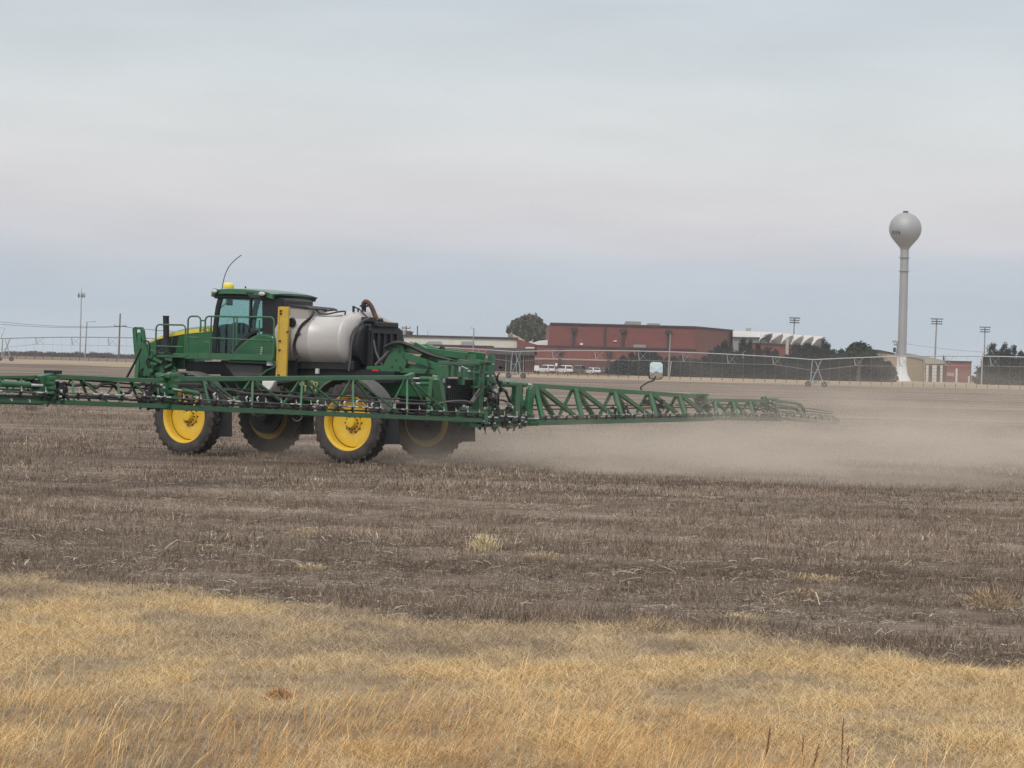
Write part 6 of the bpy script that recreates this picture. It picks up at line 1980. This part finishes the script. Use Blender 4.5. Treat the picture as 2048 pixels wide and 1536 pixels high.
# round work mirror standing on the right boom
q = LX(1312, 741, XB)
b = MB(); b.curve([LX(1283, 779, XB), LX(1282, 774, XB), LX(1297, 764, XB), LX(1308, 760, XB), LX(1311, 752, XB)], .022, 6)
b.build('mirror_arm', BLACK, sp, smooth=True)
mw, mh = .115, .215
def rrect(w_, h_, r_, c, x):
    out = []
    for cx, cy, a0 in ((1, 1, 0), (-1, 1, 90), (-1, -1, 180), (1, -1, 270)):
        for k in range(5):
            a = R(a0 + 22.5 * k); out.append(Vector((x, c.y + cx * (w_ - r_) + r_ * math.cos(a), c.z + cy * (h_ - r_) + r_ * math.sin(a))))
    return out
MM = bpy.data.materials.new('mirror_glass'); MM.use_nodes = True
bs = MM.node_tree.nodes['Principled BSDF']; bs.inputs['Metallic'].default_value = 1; bs.inputs['Roughness'].default_value = .04; bs.inputs['Base Color'].default_value = (.85, .92, .88, 1)
mf = empty_part = bpy.data.objects.new('mirror', None); COL.objects.link(mf); mf.parent = sp
mf.location = q; mf.rotation_euler = (0, 0, R(-52))
z0_ = Vector((0, 0, 0)); mw, mh = .20, .20
MB().prism(rrect(.19, .235, .09, z0_, -.02), (.08, 0, 0)).build('mirror_housing', BLACK, mf, bevel=.012)
dome = rrect(.172, .218, .08, z0_, -.024)
nv = len(dome); dv = dome + [Vector((-.036, p.y * .66, p.z * .66)) for p in dome] + [Vector((-.042, p.y * .3, p.z * .3)) for p in dome] + [Vector((-.044, 0, 0))]
df = [(i, (i + 1) % nv, nv + (i + 1) % nv, nv + i) for i in range(nv)] + [(nv + i, nv + (i + 1) % nv, 2 * nv + (i + 1) % nv, 2 * nv + i) for i in range(nv)] + [(2 * nv + i, 2 * nv + (i + 1) % nv, 3 * nv) for i in range(nv)]
mg = MB().add(dv, df).build('mirror_glass', MM, mf, smooth=True); mg.data.flip_normals()

# everything of the machine sits in its own frame already

# ================================================================== DUST
# trailing cloud behind the wheels; the box lies along the track, local x = metres behind the rear axle
def dust_cloud():
    x0, x1, y0, y1, z0, z1 = -6, 60, -2.1, 40, 0.01, 3.4      # x behind, y away from the road
    b = MB().box2((x0, y0, z0), (x1, y1, z1))
    M_ = bpy.data.materials.new('field_dust'); M_.use_nodes = True
    n, l = M_.node_tree.nodes, M_.node_tree.links; n.clear()
    o_ = n.new('ShaderNodeOutputMaterial'); pv_ = n.new('ShaderNodeVolumePrincipled')
    pv_.inputs['Color'].default_value = (0.82, 0.73, 0.645, 1); pv_.inputs['Anisotropy'].default_value = 0.1
    tc_ = n.new('ShaderNodeTexCoord'); sx = n.new('ShaderNodeSeparateXYZ'); l.new(tc_.outputs['Object'], sx.inputs[0])
    def M(op, a, b_=None, c=None, clamp=False):
        q = n.new('ShaderNodeMath'); q.operation = op; q.use_clamp = clamp
        for i, v in enumerate((a, b_, c)):
            if v is None: continue
            if isinstance(v, (int, float)): q.inputs[i].default_value = v
            else: l.new(v, q.inputs[i])
        return q.outputs[0]
    def SS(v, a, b_, lo=0, hi=1):
        q = n.new('ShaderNodeMapRange'); q.interpolation_type = 'SMOOTHSTEP'
        q.inputs[1].default_value = a; q.inputs[2].default_value = b_; q.inputs[3].default_value = lo; q.inputs[4].default_value = hi
        l.new(v, q.inputs[0]); return q.outputs[0]
    x, y, z = sx.outputs
    mp_ = n.new('ShaderNodeMapping'); mp_.inputs['Scale'].default_value = (.26, .45, 1.1); l.new(tc_.outputs['Object'], mp_.inputs[0])
    nz_ = n.new('ShaderNodeTexNoise'); nz_.inputs['Scale'].default_value = 1.0; nz_.inputs['Detail'].default_value = 4; nz_.inputs['Roughness'].default_value = .6; nz_.inputs['Distortion'].default_value = .6; l.new(mp_.outputs[0], nz_.inputs['Vector'])
    puff = SS(nz_.outputs[0], .40, .62, .10, 1.9)
    # height of the cloud grows behind the machine and away from the track
    hgt = M('ADD', M('ADD', SS(x, -1, 10, .26, .46), SS(y, 2, 22, 0, .42)), M('MULTIPLY', SS(nz_.outputs[0], .42, .66, 0, 1), .55))
    vert = M('POWER', 2.718, M('MULTIPLY', M('DIVIDE', z, hgt), -1.35))
    start = SS(x, -1.6, 3.8, 0.0, 1.0)
    low = M('MULTIPLY', SS(x, -5.2, -2.0, 0, .34), SS(z, 0.0, 1.1, 1, 0))
    side = M('MULTIPLY', SS(y, -2.1, -1.3), SS(y, 8, 40, 1.0, 0.0))
    top_ = SS(z, 2.3, 3.35, 1, 0)
    end = M('MULTIPLY', SS(x, 40, 60, 1, 0), SS(x, 4, 16, 1, .24))
    d = M('MULTIPLY', M('MULTIPLY', M('ADD', M('MULTIPLY', start, vert), low), M('MULTIPLY', side, top_)), M('MULTIPLY', puff, end))
    l.new(M('MULTIPLY', d, 0.32), pv_.inputs['Density'])
    l.new(pv_.outputs[0], o_.inputs['Volume'])
    ob = b.build('dust_cloud', M_, None, kind='stuff')
    # local axes: +x behind the machine, +y away from the road
    ob.matrix_world = Matrix((( -hx.x, -ly.x, 0, MO.x), (-hx.y, -ly.y, 0, MO.y), (0, 0, 1, 0), (0, 0, 0, 1)))
    return ob


dust_cloud()

# ---- haze: even, thin, round everything
hz = MB().box2((-2500, -90, -1.0), (2500, 3020, 56))
HM = bpy.data.materials.new('haze_air'); HM.use_nodes = True
n_ = HM.node_tree.nodes; n_.clear(); o_ = n_.new('ShaderNodeOutputMaterial'); v_ = n_.new('ShaderNodeVolumePrincipled')
v_.inputs['Color'].default_value = (.86, .95, 1.0, 1); v_.inputs['Density'].default_value = 0.00019; v_.inputs['Anisotropy'].default_value = .2
HM.node_tree.links.new(v_.outputs[0], o_.inputs['Volume'])
hz.build('haze', HM, None, kind='stuff')
